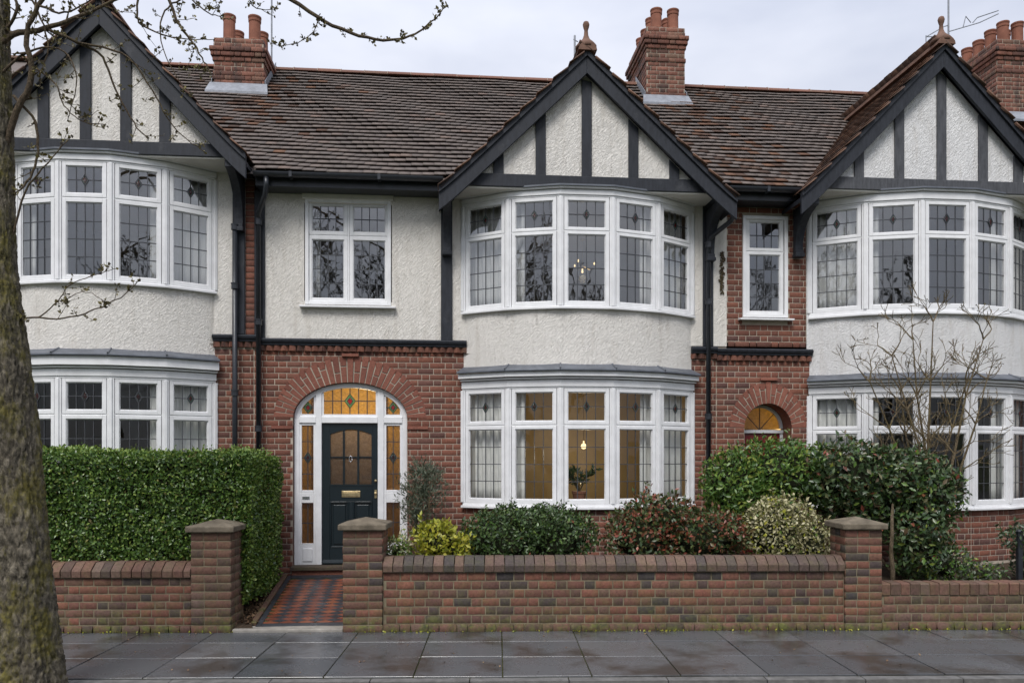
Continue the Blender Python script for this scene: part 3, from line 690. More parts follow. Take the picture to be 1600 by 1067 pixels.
def arch_ring(house, cx, a, b, spring, ao, bo, y, n, seed=0, name='voussoir'):
    """rubbed brick voussoirs over an opening"""
    mb = MB()
    for k in range(n):
        t0 = math.pi * (k + .095) / n; t1 = math.pi * (k + .905) / n; rg = random.Random(seed + k); yo = rg.uniform(0, .004)
        P = lambda t, p, q: (cx - p * math.cos(t), spring + q * math.sin(t))
        if k == n // 2 and n % 2:
            MB().strip([P(t0, a, b), P(t1, a, b)], [P(t0, ao * 1.0, bo * 1.04), P(t1, ao, bo * 1.04)], y - .014, y + .06).build('keystone', 'brick_arch', house, bevel=.004); continue
        split = (k % 3)
        cuts = [0, 1] if split == 0 else [0, .38 + .25 * (split - 1), 1]
        for c0, c1 in zip(cuts[:-1], cuts[1:]):
            la = lambda c: (a + (ao - a) * c, b + (bo - b) * c); e0 = .0 if c0 == 0 else .006
            (pa, pb), (qa, qb) = la(c0 + e0 * 8), la(c1)
            MB().strip([P(t0, pa, pb), P(t1, pa, pb)], [P(t0, qa, qb), P(t1, qa, qb)], y - .004 - yo, y + .06).build(name, 'brick_arch', house, bevel=.003)

# ================================================================== THE SETTING
def structure(name, mb, mat, label=None, cat=None):
    return tag(mb.build(name, mat), label, cat, kind='structure')
WA = R(-4.1); W0 = Vector((-2.7, -2.19, 0)); WD = Vector((math.cos(WA), math.sin(WA), 0)); WN = Vector((-math.sin(WA), math.cos(WA), 0))
def wl(s, d=0.0, z=0.0):           # a point s metres along the garden wall line, d behind its face
    p = W0 + WD * s + WN * d; return Vector((p.x, p.y, z))
def wall_s(px):                    # photo column -> distance along the wall line
    k = (px - 800); dx = FPX * math.sin(YAW) + k * math.cos(YAW); dy = FPX * math.cos(YAW) - k * math.sin(YAW)
    # (0,-D)+t(dx,dy) = W0 + s WD
    ox, oy = 0 - W0.x, -DIST - W0.y; det = dx * (-WD.y) - dy * (-WD.x)
    t = ((-ox) * (-WD.y) - (-oy) * (-WD.x)) / det; return (ox + t * dx) * WD.x + (oy + t * dy) * WD.y
def sheet(z, pts): return MB().add([(p[0], p[1], z) for p in pts], [tuple(range(len(pts)))])
g0 = -.16
structure('ground', sheet(g0, [(-900, -900), (900, -900), (900, 900), (-900, 900)]), 'grass', 'wide ground the street and houses stand on', 'ground')
PAVE = 1.86   # pavement depth in front of the wall line
kl = lambda s, d, z=0: tuple(wl(s, d, z))
structure('road', sheet(-.13, [kl(-60, -9.5), kl(60, -9.5), kl(60, -2.9), kl(-60, -2.9)]), 'asphalt', 'dark asphalt road beyond the kerb', 'road')
v = MB(); q = [wl(-60, -2.9), wl(60, -2.9), wl(60, -PAVE - .13), wl(-60, -PAVE - .13)]
v.add([(p.x, p.y, -.1) for p in q], [(0, 1, 2, 3)]); structure('verge', v, 'verge', 'mossy brown strip of earth beside the pavement edge', 'verge')
# pavement: bed + slabs
pv = structure('pavement', MB().add([kl(-14, .3, -.014), kl(14, .3, -.014), kl(14, -PAVE, -.014), kl(-14, -PAVE, -.014), kl(-14, -PAVE, -.12), kl(14, -PAVE, -.12)], [(0, 3, 2, 1), (3, 4, 5, 2)]), 'joint', 'wet dark pavement of square slabs along the garden walls', 'pavement')
rg = random.Random(11); slab_me = []
for k in range(5):
    m = MB(); w, d = .5, .5; e = .003
    m.add([(-.5, -.5, -.05), (.5, -.5, -.05), (.5, .5, -.05), (-.5, .5, -.05), (-.5, -.5, -e), (.5, -.5, -e), (.5, .5, -e), (-.5, .5, -e), (-.5 + e, -.5 + e, 0), (.5 - e, -.5 + e, 0), (.5 - e, .5 - e, 0), (-.5 + e, .5 - e, 0)],
          [(8, 9, 10, 11), (4, 5, 9, 8), (5, 6, 10, 9), (6, 7, 11, 10), (7, 4, 8, 11), (0, 1, 5, 4), (1, 2, 6, 5), (2, 3, 7, 6), (3, 0, 4, 7)]); slab_me.append(m.mesh('paving_slab', 'slab'))
def slab_at(cx, cy, w, d, top, rz):
    m = Matrix.Translation((cx, cy, top)) @ Matrix.Rotation(rz + rg.uniform(-.004, .004), 4, 'Z') @ Matrix.Rotation(rg.uniform(-.005, .005), 4, 'X') @ Matrix.Rotation(rg.uniform(-.004, .004), 4, 'Y') @ Matrix.Diagonal((w - .012, d - .012, 1, 1))
    put('paving_slab', rg.choice(slab_me), pv, False, m)
SW = .82
for row, (d0, d1) in enumerate(((-.0, -.52), (-.52, -1.16), (-1.16, -PAVE))):
    s = -4.8 + (0 if row != 1 else .0) 
    while s < 9.6:
        p = wl(s + SW / 2, (d0 + d1) / 2 + .0); sh = (p.y - W0.y) * 0
        slab_at(p.x, p.y, SW, abs(d1 - d0), .002 + rg.uniform(-.003, .003), WA); s += SW
kb = MB()
s = -14
kerb = structure('kerb', MB().add([kl(-14, -PAVE - .13, -.13), kl(14, -PAVE - .13, -.13), kl(14, -PAVE - .012, -.13), kl(-14, -PAVE - .012, -.13)], [(0, 1, 2, 3)]), 'kerb', 'narrow stone edging at the front of the pavement', 'kerb')
while s < 12:
    a = wl(s + .45, -PAVE - .068, -.055); put('kerb_stone', MB().box(-.445, .445, -.055, .055, -.07, .045).mesh('kerb_stone', 'kerb'), kerb, False, Matrix.Translation(a) @ Matrix.Rotation(WA, 4, 'Z')); s += .9
# garden beds (raised behind the walls)
structure('garden_bed', MB().add([kl(1.95, .2, .45), kl(7.7, .2, .45), (4.1, .05, .6), (-.5, .05, .6)], [(0, 1, 2, 3)]), 'soil', 'dark soil bed of the middle garden behind the long wall', 'garden bed')
structure('garden_bed', MB().add([kl(-8, .1, .06), kl(.55, .02, .03), (-2.2, -2.1, .05), (-2.2, .05, .3), (-9, .05, .3)], [(0, 1, 2), (0, 2, 3), (0, 3, 4)]), 'soil', 'soil under the clipped hedge with fallen leaves beside the tiled path', 'garden bed')
structure('garden_bed', MB().add([kl(7.7, .2, .3), kl(16, .2, .3), (13, .05, .45), (4.1, .05, .45)], [(0, 1, 2, 3)]), 'soil', 'soil bed of the garden behind the low weathered wall', 'garden bed')
# tiled path
PX0, PX1 = -2.16, -.72; PY0, PY1 = -2.12, -.12; PZ0, PZ1 = .03, .33
pang = math.atan2(PZ1 - PZ0, PY1 - PY0); PM = Matrix.Translation((PX0, PY0, PZ0)) @ Matrix.Rotation(pang, 4, 'X'); pw, pl = PX1 - PX0, math.hypot(PY1 - PY0, PZ1 - PZ0)
path = put('path', MB().box(0, pw, 0, pl, -.12, -.008).mesh('path', 'joint'), None, mat4=PM); tag(path, 'path of red and black diamond tiles leading to the dark front door', 'path', kind='structure')
h_ = .106; dm = {}
for c in ('tile_red', 'tile_black'):
    e = .0025; k_ = .058; dm[c] = MB().add([(-h_ + e, 0, -.01), (0, -k_ + e, -.01), (h_ - e, 0, -.01), (0, k_ - e, -.01), (-h_ + e, 0, 0), (0, -k_ + e, 0), (h_ - e, 0, 0), (0, k_ - e, 0)], [(4, 5, 6, 7), (0, 1, 5, 4), (1, 2, 6, 5), (2, 3, 7, 6), (3, 0, 4, 7)]).mesh('tile', c)
ncol = int((pw - .06) / h_); x_in = .03 + (pw - .06 - ncol * h_) / 2
for i in range(1, ncol):
    yy = .1 + (k_ if i % 2 else 2 * k_)
    while yy < pl - .1 - k_ * .5:
        put('tile', dm['tile_red' if (i % 2) else 'tile_black'], path, True, Matrix.Translation((x_in + i * h_, yy, rg.uniform(-.001, .001)))); yy += 2 * k_
for a, b, c, d, mt in ((0, x_in + .03, 0, pl, 'tile_black'), (pw - x_in - .03, pw, 0, pl, 'tile_black')):
    k = c
    while k < d - .01: MB().box(a + .002, b - .002, k + .002, min(k + .3, d) - .002, -.012, .003).build('border_tile', mt, path, True); k += .3
for y0, y1 in ((0, .12), (pl - .12, pl)): MB().box(x_in + .031, pw - x_in - .031, y0, y1, -.012, .0025).build('border_tile', 'tile_black', path, True)
MB().box(-.07, -.004, .1, pl, -.1, .028).build('edging', 'brick_old', path, True, bevel=.006)
th = MB(Matrix.Translation(wl(wall_s(363), -.02)) @ Matrix.Rotation(WA, 4, 'Z')).box(0, wall_s(536) - wall_s(363), 0, .2, -.04, .035).build('threshold_stone', 'threshold', bevel=.01); tag(th, 'pale stone threshold between the two gate piers', 'doorstep')
# far side of the street: bare trees and shrubbery that the panes mirror
def grow(mb, p, d, ln, r, depth, rgn, spread=.55, up=.12, seg=3, sides=4, minr=.006, tips=None):
    pts = [p]; rad = [r]; cur = p.copy(); dd = d.normalized()
    for k in range(seg):
        dd = (dd + Vector((rgn.gauss(0, .13), rgn.gauss(0, .13), rgn.gauss(0, .1) + up * .4))).normalized(); cur = cur + dd * (ln / seg); pts.append(cur.copy()); rad.append(max(minr, r * (1 - .38 * (k + 1) / seg)))
    mb.tube(pts, rad, sides, cap=False)
    if depth <= 0:
        if tips is not None: tips.append((cur.copy(), dd.copy()))
        return
    n = rgn.choice((2, 3, 3)) if depth > 1 else rgn.choice((2, 2, 3))
    for k in range(n):
        q = Vector((rgn.gauss(0, 1), rgn.gauss(0, 1), rgn.gauss(0, .7))); q = (q - dd * q.dot(dd)).normalized()
        nd = (dd * (1 - spread * .5) + q * spread * rgn.uniform(.6, 1.2) + Vector((0, 0, up))).normalized()
        st = pts[-1] if k < 2 else pts[rgn.choice((1, 2))]
        grow(mb, st, nd, ln * rgn.uniform(.62, .85), rad[-1] * rgn.uniform(.6, .85), depth - 1, rgn, spread, up, max(2, seg - 1) if depth < 3 else seg, sides if depth > 2 else 3, minr, tips)
rgn = random.Random(21); far = MB()
for k in range(9):
    x = -19 + k * 4.6 + rgn.uniform(-1.5, 1.5); grow(far, Vector((x, -24 + rgn.uniform(-2, 2), g0)), Vector((0, 0, 1)), rgn.uniform(2.6, 4.1), .26, 6, rgn, .5, .2, 3, 5, .02)
FV = []; FF = []
tl = tag(far.build('treeline', 'far_bark'), 'bare trees across the street, mirrored in the upper windows', 'trees', kind='stuff')

# ================================================================== HOUSES
def houses():
    HL = empty('terraced_house', (-4.65, 0, .2), 'cream terraced house behind the street tree and the tall clipped hedge', 'house', 'terraced houses')
    HC = empty('terraced_house', (.75, 0, .3), 'cream terraced house with the dark front door under a wide brick arch', 'house', 'terraced houses')
    HR = empty('terraced_house', (7.3, 0, .3), 'whiter terraced house with a narrow upper window in brick and bare shrub in front', 'house', 'terraced houses')
    return HL, HC, HR
HL, HC, HR = houses()
XP = -2.66                        # party line between the tree-side house and the middle one
XQ = 4.10                         # party line between the middle house and the whiter one
AC, AL, AR = Arc(2.02, 1.7, .62), Arc(-4.72, 1.52, .58), Arc(7.33, 1.78, .64)
# ---- bow windows
bC1 = bay(HC, AC, 4.065, (4.185, 5.10, 5.215, 5.57), 5.66, 5.775, True, 'glass')
bC0 = bay(HC, AC, 1.27, (1.417, 2.384, 2.517, 2.90), 2.99, 3.27, False, 'glass_low')
bL1 = bay(HL, AL, 4.30, (4.425, 5.37, 5.51, 5.85), 5.94, 6.06, True, 'glass')
bL0 = bay(HL, AL, 1.36, (1.5, 2.50, 2.64, 2.985), 3.08, 3.41, False, 'glass_low')
bR1 = bay(HR, AR, 4.075, (4.24, 5.17, 5.29, 5.655), 5.745, 5.89, True, 'glass')
bR0 = bay(HR, AR, 1.225, (1.377, 2.337, 2.46, 2.86), 2.95, 3.2, False, 'glass_low')
for H, A, za, zb, mt in ((HC, AC, 3.285, 4.065, 'cast_pale'), (HL, AL, 3.425, 4.30, 'cast_pale'), (HR, AR, 3.215, 4.075, 'cast_white')):
    m = MB(); Arc(A.cx, A.rad * math.sin(A.h), A.rad - A.cy, 30).ring(m, .0, -.12, za, zb); m.build('bay_apron', mt, H, smooth=False)
def bow_bricks(H, A, z0, z1, limit, seed):
    m = MB(); A.ring(m, -.0025, -.2, z0, z1); core = m.build('bay_plinth', 'mortar', H); rows = int((z1 - z0) / .084)
    for i in range(A.n):
        F, ln = A.facet(i); bricks(lay(0, ln, z1 - rows * .084, .084, rows, seed=seed + i), 0, 'brick', core, limit if i in (3, 4) else 0, seed + i, m4=F)
bow_bricks(HC, AC, .4, 1.27, 0, 5); bow_bricks(HR, AR, .4, 1.222, 24, 9); bow_bricks(HL, AL, .3, 1.36, 0, 7)
# ---- ground floor brickwork
DCX, DA, DB, DSP, DAO, DBO = -1.305, .81, .51, 2.565, 1.08, .865
RCX, RA, RB, RSP, RAO, RBO = 4.905, .37, .37, 2.44, .6, .68
def ell(z, cx, sp, a, b): return [(cx - a * math.sqrt(max(0, 1 - ((z - sp) / b) ** 2)), cx + a * math.sqrt(max(0, 1 - ((z - sp) / b) ** 2)))] if sp <= z < sp + b else []
def blockC(za, zb):
    r = [(AC.cx - 1.69, AC.cx + 1.69)]
    if zb < DSP: r.append((DCX - DA, DCX + DA))
    elif za < DSP: r.append((DCX - DA, DCX + DA))
    else: r += ell(zb, DCX, DSP, DAO - .02, DBO - .02)
    return r
wC = wall_sheet(MB(), XP, XQ, .1, 3.72, [(DCX - DA, DCX + DA, 0, DSP), (AC.cx - 1.66, AC.cx + 1.66, 1.3, 3.3)], .0025, (DCX, DA, DSP, DB)).build('brick_wall', 'mortar', HC)
rc = lay(XP, XQ, .18, .084, 40, block=blockC, seed=1)
rc = [r for r in rc if r[3] < 3.54]
bricks(rc, 0, 'brick', wC, 290, 1, prefer=lambda r: 1 if (r[2] > 1.9 and r[1] - r[0] > .16) else (0.5 if r[2] > 1.2 else 0))
arch_ring(HC, DCX, DA, DB, DSP, DAO, DBO, 0, 31, 3)
MB().box(DCX - DAO - .03, DCX - DA, -.02, .04, DSP - .16, DSP - .115).build('impost', 'brick_arch', HC); MB().box(DCX + DA, DCX + DAO + .03, -.02, .04, DSP - .16, DSP - .115).build('impost', 'brick_arch', HC)
MB().box(DCX - .12, DCX + .12, -.045, .03, DSP + DBO + .01, DSP + DBO + .05).build('keystone_cap', 'brick_arch', HC, bevel=.006)
MB().strip([(DCX - DA * math.cos(math.pi * k / 24), DSP + DB * math.sin(math.pi * k / 24)) for k in range(25)], [(DCX - (DA + .02) * math.cos(math.pi * k / 24), DSP + (DB + .02) * math.sin(math.pi * k / 24)) for k in range(25)], .0062, .2).build('arch_reveal', 'brick_arch', HC)
for s in (-1, 1): MB().box(DCX + s * (DA + .01) - .01, DCX + s * (DA + .01) + .01, .0062, .2, .3, DSP).build('jamb', 'brick', HC)
def blockR(za, zb):
    r = [(AR.cx - 1.77, AR.cx + 1.77)]
    if zb < RSP: r.append((RCX - RA, RCX + RA))
    elif za < RSP: r.append((RCX - RA, RCX + RA))
    else: r += ell(zb, RCX, RSP, RAO - .02, RBO - .02)
    return r
wR = wall_sheet(MB(), XQ, 10.5, .1, 3.72, [(RCX - RA, RCX + RA, 0, RSP), (AR.cx - 1.74, AR.cx + 1.74, 1.25, 3.25)], .0025, (RCX, RA, RSP, RB)).build('brick_wall', 'mortar', HR)
rr = [r for r in lay(XQ, 10.5, .18, .084, 40, block=blockR, seed=2) if r[3] < 3.5]
WR = (4.505, 5.205, 4.05, 5.635)
wR2 = wall_sheet(MB(), 4.257, 5.6, 3.62, 5.95, [WR], .0025).build('brick_wall', 'mortar', HR)
rr2 = lay(4.262, 5.5, 3.66, .084, 27, block=lambda za, zb: [WR[:2]] if zb > WR[2] and za < WR[3] else [], seed=4)
bricks(rr2, 0, 'brick', wR2, 140, 4); bricks(rr, 0, 'brick', wR, 140, 5, prefer=lambda r: 1 if r[2] > 2.2 else 0)
arch_ring(HR, RCX, RA, RB, RSP, RAO, RBO, 0, 19, 40)
MB().box(RCX - .13, RCX + .13, -.04, .03, RSP + RBO + .03, RSP + RBO + .075).build('keystone_cap', 'brick_arch', HR, bevel=.006)
for s in (-1, 1): MB().box(RCX + s * (RA + .01) - .01, RCX + s * (RA + .01) + .01, .0062, .4, .3, RSP).build('jamb', 'brick', HR)
MB().strip([(RCX - RA * math.cos(math.pi * k / 20), RSP + RB * math.sin(math.pi * k / 20)) for k in range(21)], [(RCX - (RA + .02) * math.cos(math.pi * k / 20), RSP + (RB + .02) * math.sin(math.pi * k / 20)) for k in range(21)], .0062, .4).build('arch_reveal', 'brick_arch', HR)
wL = wall_sheet(MB(), -8.5, XP, .1, 3.74, [(AL.cx - 1.48, AL.cx + 1.48, 1.4, 3.4)], .0025).build('brick_wall', 'mortar', HL)
rl = [r for r in lay(-8.5, XP, .18, .084, 42, block=lambda a, b: [(AL.cx - 1.51, AL.cx + 1.51)], seed=6) if r[3] < 3.58]
bricks(rl, 0, 'brick', wL, 120, 6, prefer=lambda r: 1 if r[0] > -3.3 and r[2] > 2 else 0)
MB().box(-2.775, -2.645, -.0, .05, 3.7, 5.96).build('party_pier', 'mortar', HL)
bricks([(-2.775, -2.645, 3.74 + k * .0885, 3.74 + k * .0885 + .0785) for k in range(25)], -.008, 'brick', HL, 40, 8)
# ---- first floor roughcast
CW = (-1.955, -.715, 4.235, 5.63)
wall_sheet(MB(), -2.56, 4.257, 3.66, 5.95, [CW, (AC.cx - 1.66, AC.cx + 1.66, 3.3, 5.72)], -.012).build('roughcast_wall', 'cast', HC)
wall_sheet(MB(), -8.5, -2.775, 3.68, 6.2, [(AL.cx - 1.48, AL.cx + 1.48, 3.4, 6.02)], -.012).build('roughcast_wall', 'cast_pale', HL)
wall_sheet(MB(), 5.5, 10.5, 3.6, 5.95, [(AR.cx - 1.74, AR.cx + 1.74, 3.2, 5.85)], -.012).build('roughcast_wall', 'cast_white', HR)
iv = MB(); rgi = random.Random(5)
for k in range(16):
    z = az(1126, 397) - k * .038; x = ax(1127) + .012 * math.sin(k) + rgi.uniform(-.012, .012)
    for j in range(7): iv.tube([(x + rgi.uniform(-.03, .03), -.014, z + rgi.uniform(-.03, .03)), (x + rgi.uniform(-.035, .035), -.03, z + rgi.uniform(-.04, .04))], .009, 4)
tag(iv.build('ivy_stub', 'twig'), 'dark dead ivy stub clinging to the narrow roughcast strip', 'ivy')
string_course(HC, -2.6, AC.cx - 1.66, 3.645, seed=1); string_course(HC, AC.cx + 1.69, XQ, 3.6, seed=2); string_course(HR, XQ + .001, AR.cx - 1.75, 3.58, seed=3); string_course(HL, AL.cx + 1.5, -2.601, 3.69, seed=4)
# ---- posts, brackets
def post(H, x0, x1, z0, z1): return MB().box(x0, x1, -.05, -.0125, z0, z1).build('post', 'black', H, bevel=.006)
post(HC, -.01, .155, 3.69, 5.74); bracket(HC, .02, .135, 5.62, 4.93, .62)
post(HC, 3.885, 4.04, 3.65, 5.74); bracket(HC, 3.92, 4.035, 5.66, 4.93, .62)
post(HC, -2.644, -2.5, 3.69, 5.78)
post(HL, -2.945, -2.776, 3.74, 6.0); bracket(HL, -2.9, -2.785, 5.99, 5.2, .62)
bracket(HR, 5.28, 5.40, 5.72, 5.02, .62)
# ---- gables
gxC = lambda p: ax(p, -.55)
gable(HC, 2.016, 2.03, 2.13, 5.66, 5.64, 7.64, [gxC(p) for p in (779, 845, 917, 990, 1054)], (5.765, 5.945), 'cast_pale', seed=1)
gable(HL, -4.50, 1.95, 1.86, 5.98, 6.03, 8.02, [gxC(p) for p in (-5, 67, 133, 196, 257)], (6.045, 6.22), 'cast_pale', seed=2)
gable(HR, 7.265, 2.12, 2.1, 5.76, 5.76, 7.97, [gxC(p) for p in (1343, 1406, 1472, 1537, 1592)], (5.88, 6.06), 'cast_white', 'black_grey', seed=3, limit=150)
# ---- main roofs
def under(x, y, z, xa, hl, hr, zl, zr, za):
    k = (za - zl) / hl if x < xa else (za - zr) / hr; return z < za - abs(x - xa) * k - .12 and abs(x - xa) < (hl if x < xa else hr)
kC = (2.016, 2.03, 2.13, 5.66, 5.64, 7.64); kL = (-4.5, 1.95, 1.86, 5.98, 6.03, 8.02); kR = (7.265, 2.12, 2.1, 5.76, 5.76, 7.97)
wm = lambda x, y, r: r < .35 * math.exp(-(((x - 4.6) / .8) ** 2)) + .5 * math.exp(-((x + 3.1) / .7) ** 2 - ((y - 1.6) / 1) ** 2) + .005
main_roof(HC, XP, XQ, lambda x, y, z: under(x, y, z, *kC), 290, 1, wm, (.05, 4.08))
main_roof(HL, -7.6, XP - .002, lambda x, y, z: under(x, y, z, *kL) or x < -6.5, 120, 2, wm, (-6.4, -2.72))
main_roof(HR, XQ + .002, 10.4, lambda x, y, z: under(x, y, z, *kR) or x > 9.6, 150, 3, wm, (5.25, 9.3))
gutter(HC, -2.56, .02); gutter(HC, 4.12, 4.2); gutter(HR, 4.202, 5.2)
# ---- chimneys
def pots(x0, x1, y0, y1, n, h, r): return [(x, y0 + .14 + k * (y1 - y0 - .28) / max(1, n - 1), h + .02 * ((k * 3) % 2), r) for k in range(n) for x in (x0 + .22, x1 - .18)]
cy1 = 2.25; x0, x1 = ax(334, cy1), ax(412, cy1); chimney(HL, x0, x1, cy1, cy1 + .85, az(370, 148, cy1), az(370, 60, cy1), 1, pots(x0, x1, cy1, cy1 + .85, 2, .42, .1))
cy2 = 2.49; x0, x1 = ax(1010, cy2), ax(1070, cy2); chimney(HC, x0, x1, cy2, cy2 + 1.35, az(1040, 172, cy2), az(1040, 43, cy2), 2, pots(x0, x1, cy2, cy2 + 1.35, 4, .36, .1))
cy3 = 2.4; x0, x1 = ax(1558, cy3), ax(1612, cy3); chimney(HR, x0, x1, cy3, cy3 + 1.3, az(1580, 200, cy3), az(1580, 62, cy3), 3, pots(x0, x1, cy3, cy3 + 1.3, 4, .36, .1))
# ---- rainwater pipes
def pipe_at(H, px, Y, ytop, pre, bends):
    x = ax(px, Y); ztop = az(px, ytop, Y); pts = pre(x) + [(x, Y, ztop), (x, Y, .35)]; return downpipe(H, pts, .036, [(x, Y, ztop - .05)] + [(x, Y, z) for z in bends])
pipe_at(HC, 404, -.1, 342, lambda x: [(ax(416, -.44), -.44, 5.84), (ax(416, -.44), -.44, 5.72), (ax(414, -.36), -.36, 5.62), (x + .01, -.16, 5.42)], (3.9, 2.4))
pipe_at(HL, 367, -.12, 350, lambda x: [], (4.4, 2.9))
pipe_at(HC, 1107, -.1, 378, lambda x: [(ax(1147, -.5), -.5, 5.68), (ax(1147, -.5), -.5, 5.5), (ax(1143, -.42), -.42, 5.42), (x + .03, -.16, 5.26)], (4.3, 2.6))
# ---- flat windows
def flat_window(H, x0, x1, Z, cols, board=True, motif=False, gl='glass'):
    F = Matrix.Translation((0, .035, 0)); lo0, lo1, up0, up1 = Z; z0, z1 = lo0 - .105, up1 + .095
    mb = MB(); frame_rect(mb, x0, x1, z0, z1, .05, -.03, .09)
    n = len(cols)
    for a in range(n - 1): c = (cols[a][1] + cols[a + 1][0]) / 2; mb.box(c - .012, c + .012, -.0, .09, z0 + .05, z1 - .05)
    w = mb.build('window', 'white', H, bevel=.005)
    MB().prism_x([(.06, z0 - .05), (-.1, z0 - .05), (-.1, z0 - .025), (.06, z0 - .0002)], x0 - .07, x1 + .07).build('sill', 'white', w, bevel=.004)
    for a, b in cols: light_pair(F, w, a, b, Z, motif=motif, gl=gl, rows=4)
    if board: MB().box(x0 - .04, x1 + .04, -.055, -.013, z1 - .01, z1 + .115).build('head_board', 'soffit', w, bevel=.006)
    return w
zz = lambda y: az(545, y, .03)
flat_window(HC, ax(477), ax(611), (zz(466), zz(377), zz(362), zz(324)), [(ax(482, .03), ax(543.5, .03)), (ax(546.5, .03), ax(608, .03))])
zz = lambda y: az(1195, y, .03)
flat_window(HR, WR[0], WR[1], (zz(486), zz(400), zz(388), zz(349)), [(WR[0] + .06, WR[1] - .06)], board=False)
# ---- front door of the middle house
def front_door():
    Y = .1; X = lambda p: ax(p, Y); Zp = lambda p: az(548, p, Y)
    xl, xr = DCX - DA + .004, DCX + DA - .004; zb = Zp(881)
    m1, m2, m3, m4 = X(494), X(503), X(590.5), X(600); ztr0, ztr1 = Zp(661), Zp(651)
    E = lambda k, a, b: (DCX - a * math.cos(math.pi * k / 28), DSP + b * math.sin(math.pi * k / 28))
    mb = MB(); mb.strip([E(k, DA - .004, DB - .004) for k in range(29)], [E(k, DA - .075, DB - .07) for k in range(29)], Y - .03, Y + .07)
    mb.box(xl, xl + .07, Y - .03, Y + .07, zb, DSP); mb.box(xr - .07, xr, Y - .03, Y + .07, zb, DSP)
    arch = lambda x, d=.07: DSP + (DB - d) * math.sqrt(max(0, 1 - ((x - DCX) / (DA - d)) ** 2))
    mb.box(m1, m2, Y - .035, Y + .07, zb, arch((m1 + m2) / 2) + .03); mb.box(m3, m4, Y - .035, Y + .07, zb, arch((m3 + m4) / 2) + .03)
    mb.box(xl + .07, m1, Y - .04, Y + .07, ztr0, ztr1); mb.box(m2, m3, Y - .04, Y + .07, ztr0, ztr1); mb.box(m4, xr - .07, Y - .04, Y + .07, ztr0, ztr1)
    fr = mb.build('door_frame', 'white', HC, bevel=.006)
    # fanlights
    def fan(a, b, ncol, motif):
        z0 = ztr1 + .035; a += .03; b -= .03; mid = z0 + (arch((a + b) / 2) - z0) * .5
        mbf = MB(); mbf.box(a - .03, a, Y - .015, Y + .05, ztr1, arch(a)); mbf.box(b, b + .03, Y - .015, Y + .05, ztr1, arch(b)); mbf.box(a, b, Y - .015, Y + .05, ztr1, z0); mbf.build('glazing_bead', 'white', fr)
        ar = lambda x: arch(x, .075); le = MB(); c = (a + b) / 2; ma, mb_ = .08 * motif, .105 * motif
        def cutpane(p, q, lo, hi, up):
            """one pane; its corner at the motif is cut away along the lozenge"""
            pts = [(p, lo), (q, lo)] + hi
            if p < c + 1e-6 and q > c - 1e-6:
                cz = (c, mid); o = 1 if up else -1; ex = p if abs(q - c) < 1e-6 else q; sx = 1 if ex > c else -1
                k = min(ma, abs(ex - c) * .97)
                L_ = [(c, mid + o * mb_), (c + sx * k, mid + (o * mb_ * (1 - k / ma)))] + ([(c + sx * k, mid)] if k < ma * .999 else [])
                pts = [t for t in pts if not (abs(t[0] - c) < 1e-6 and abs(t[1] - mid) < 1e-6)] + L_
                mx, mz = (p + q) / 2 + sx * .01, (lo + max(z for _, z in hi)) / 2 + o * .012; pts.sort(key=lambda t: math.atan2(t[1] - mz, t[0] - mx))
            MB().prism(pts, Y, Y + .004).build('pane', 'amber', fr)
        for i in range(ncol):
            p, q = a + (b - a) * i / ncol, a + (b - a) * (i + 1) / ncol; zm = min(mid, ar(p), ar(q)); zm = mid
            lowtop = min(zm, max(ar(p), z0 + .01)), min(zm, max(ar(q), z0 + .01))
            cutpane(p, q, z0, [(q, lowtop[1]), (p, lowtop[0])], False)
            if max(ar(p), ar(q)) > zm + .01: cutpane(p, q, zm, [(q, max(ar(q), zm + .001)), ((p + q) / 2, max(ar((p + q) / 2), zm + .002)), (p, max(ar(p), zm + .001))], True)
            if i: le.box(p - .006, p + .006, Y - .006, Y + .008, z0, mid - mb_ if abs(p - c) < .01 else ar(p))
            if i and abs(p - c) < .01: le.box(p - .006, p + .006, Y - .006, Y + .008, mid + mb_, ar(p))
        le.box(a, c - ma, Y - .0065, Y + .0078, mid - .006, mid + .006); le.box(c + ma, b, Y - .0065, Y + .0078, mid - .006, mid + .006); le.build('lead_came', 'came', fr)
        lozenge(Matrix.Translation((0, Y, 0)), c, mid, ma, mb_)
    def lozenge(F, c, mid, ma, mb_):
        Q = [(-1, 0), (0, -1), (1, 0), (0, 1)]; k = .52
        for i in range(4):
            (x0, z0), (x1, z1) = Q[i], Q[(i + 1) % 4]
            MB(F).prism([(c + ma * x0, mid + mb_ * z0), (c + ma * x1, mid + mb_ * z1), (c + ma * x1 * k, mid + mb_ * z1 * k), (c + ma * x0 * k, mid + mb_ * z0 * k)], 0, .004).build('coloured_pane', 'green_glass', fr)
        MB(F).prism([(c + ma * x * k, mid + mb_ * z * k) for x, z in Q], 0, .004).build('coloured_pane', 'red_glass', fr)
        ld = MB(F)
        for sc in (1, k):
            for i in range(4): (x0, z0), (x1, z1) = Q[i], Q[(i + 1) % 4]; ld.tube([(c + ma * x0 * sc, 0, mid + mb_ * z0 * sc), (c + ma * x1 * sc, 0, mid + mb_ * z1 * sc)], .005, 5)
        ld.build('lead_came', 'came', fr)
    fan(m2, m3, 6, 1.0); fan(xl + .075, m1, 2, .8); fan(m4, xr - .075, 2, .8)
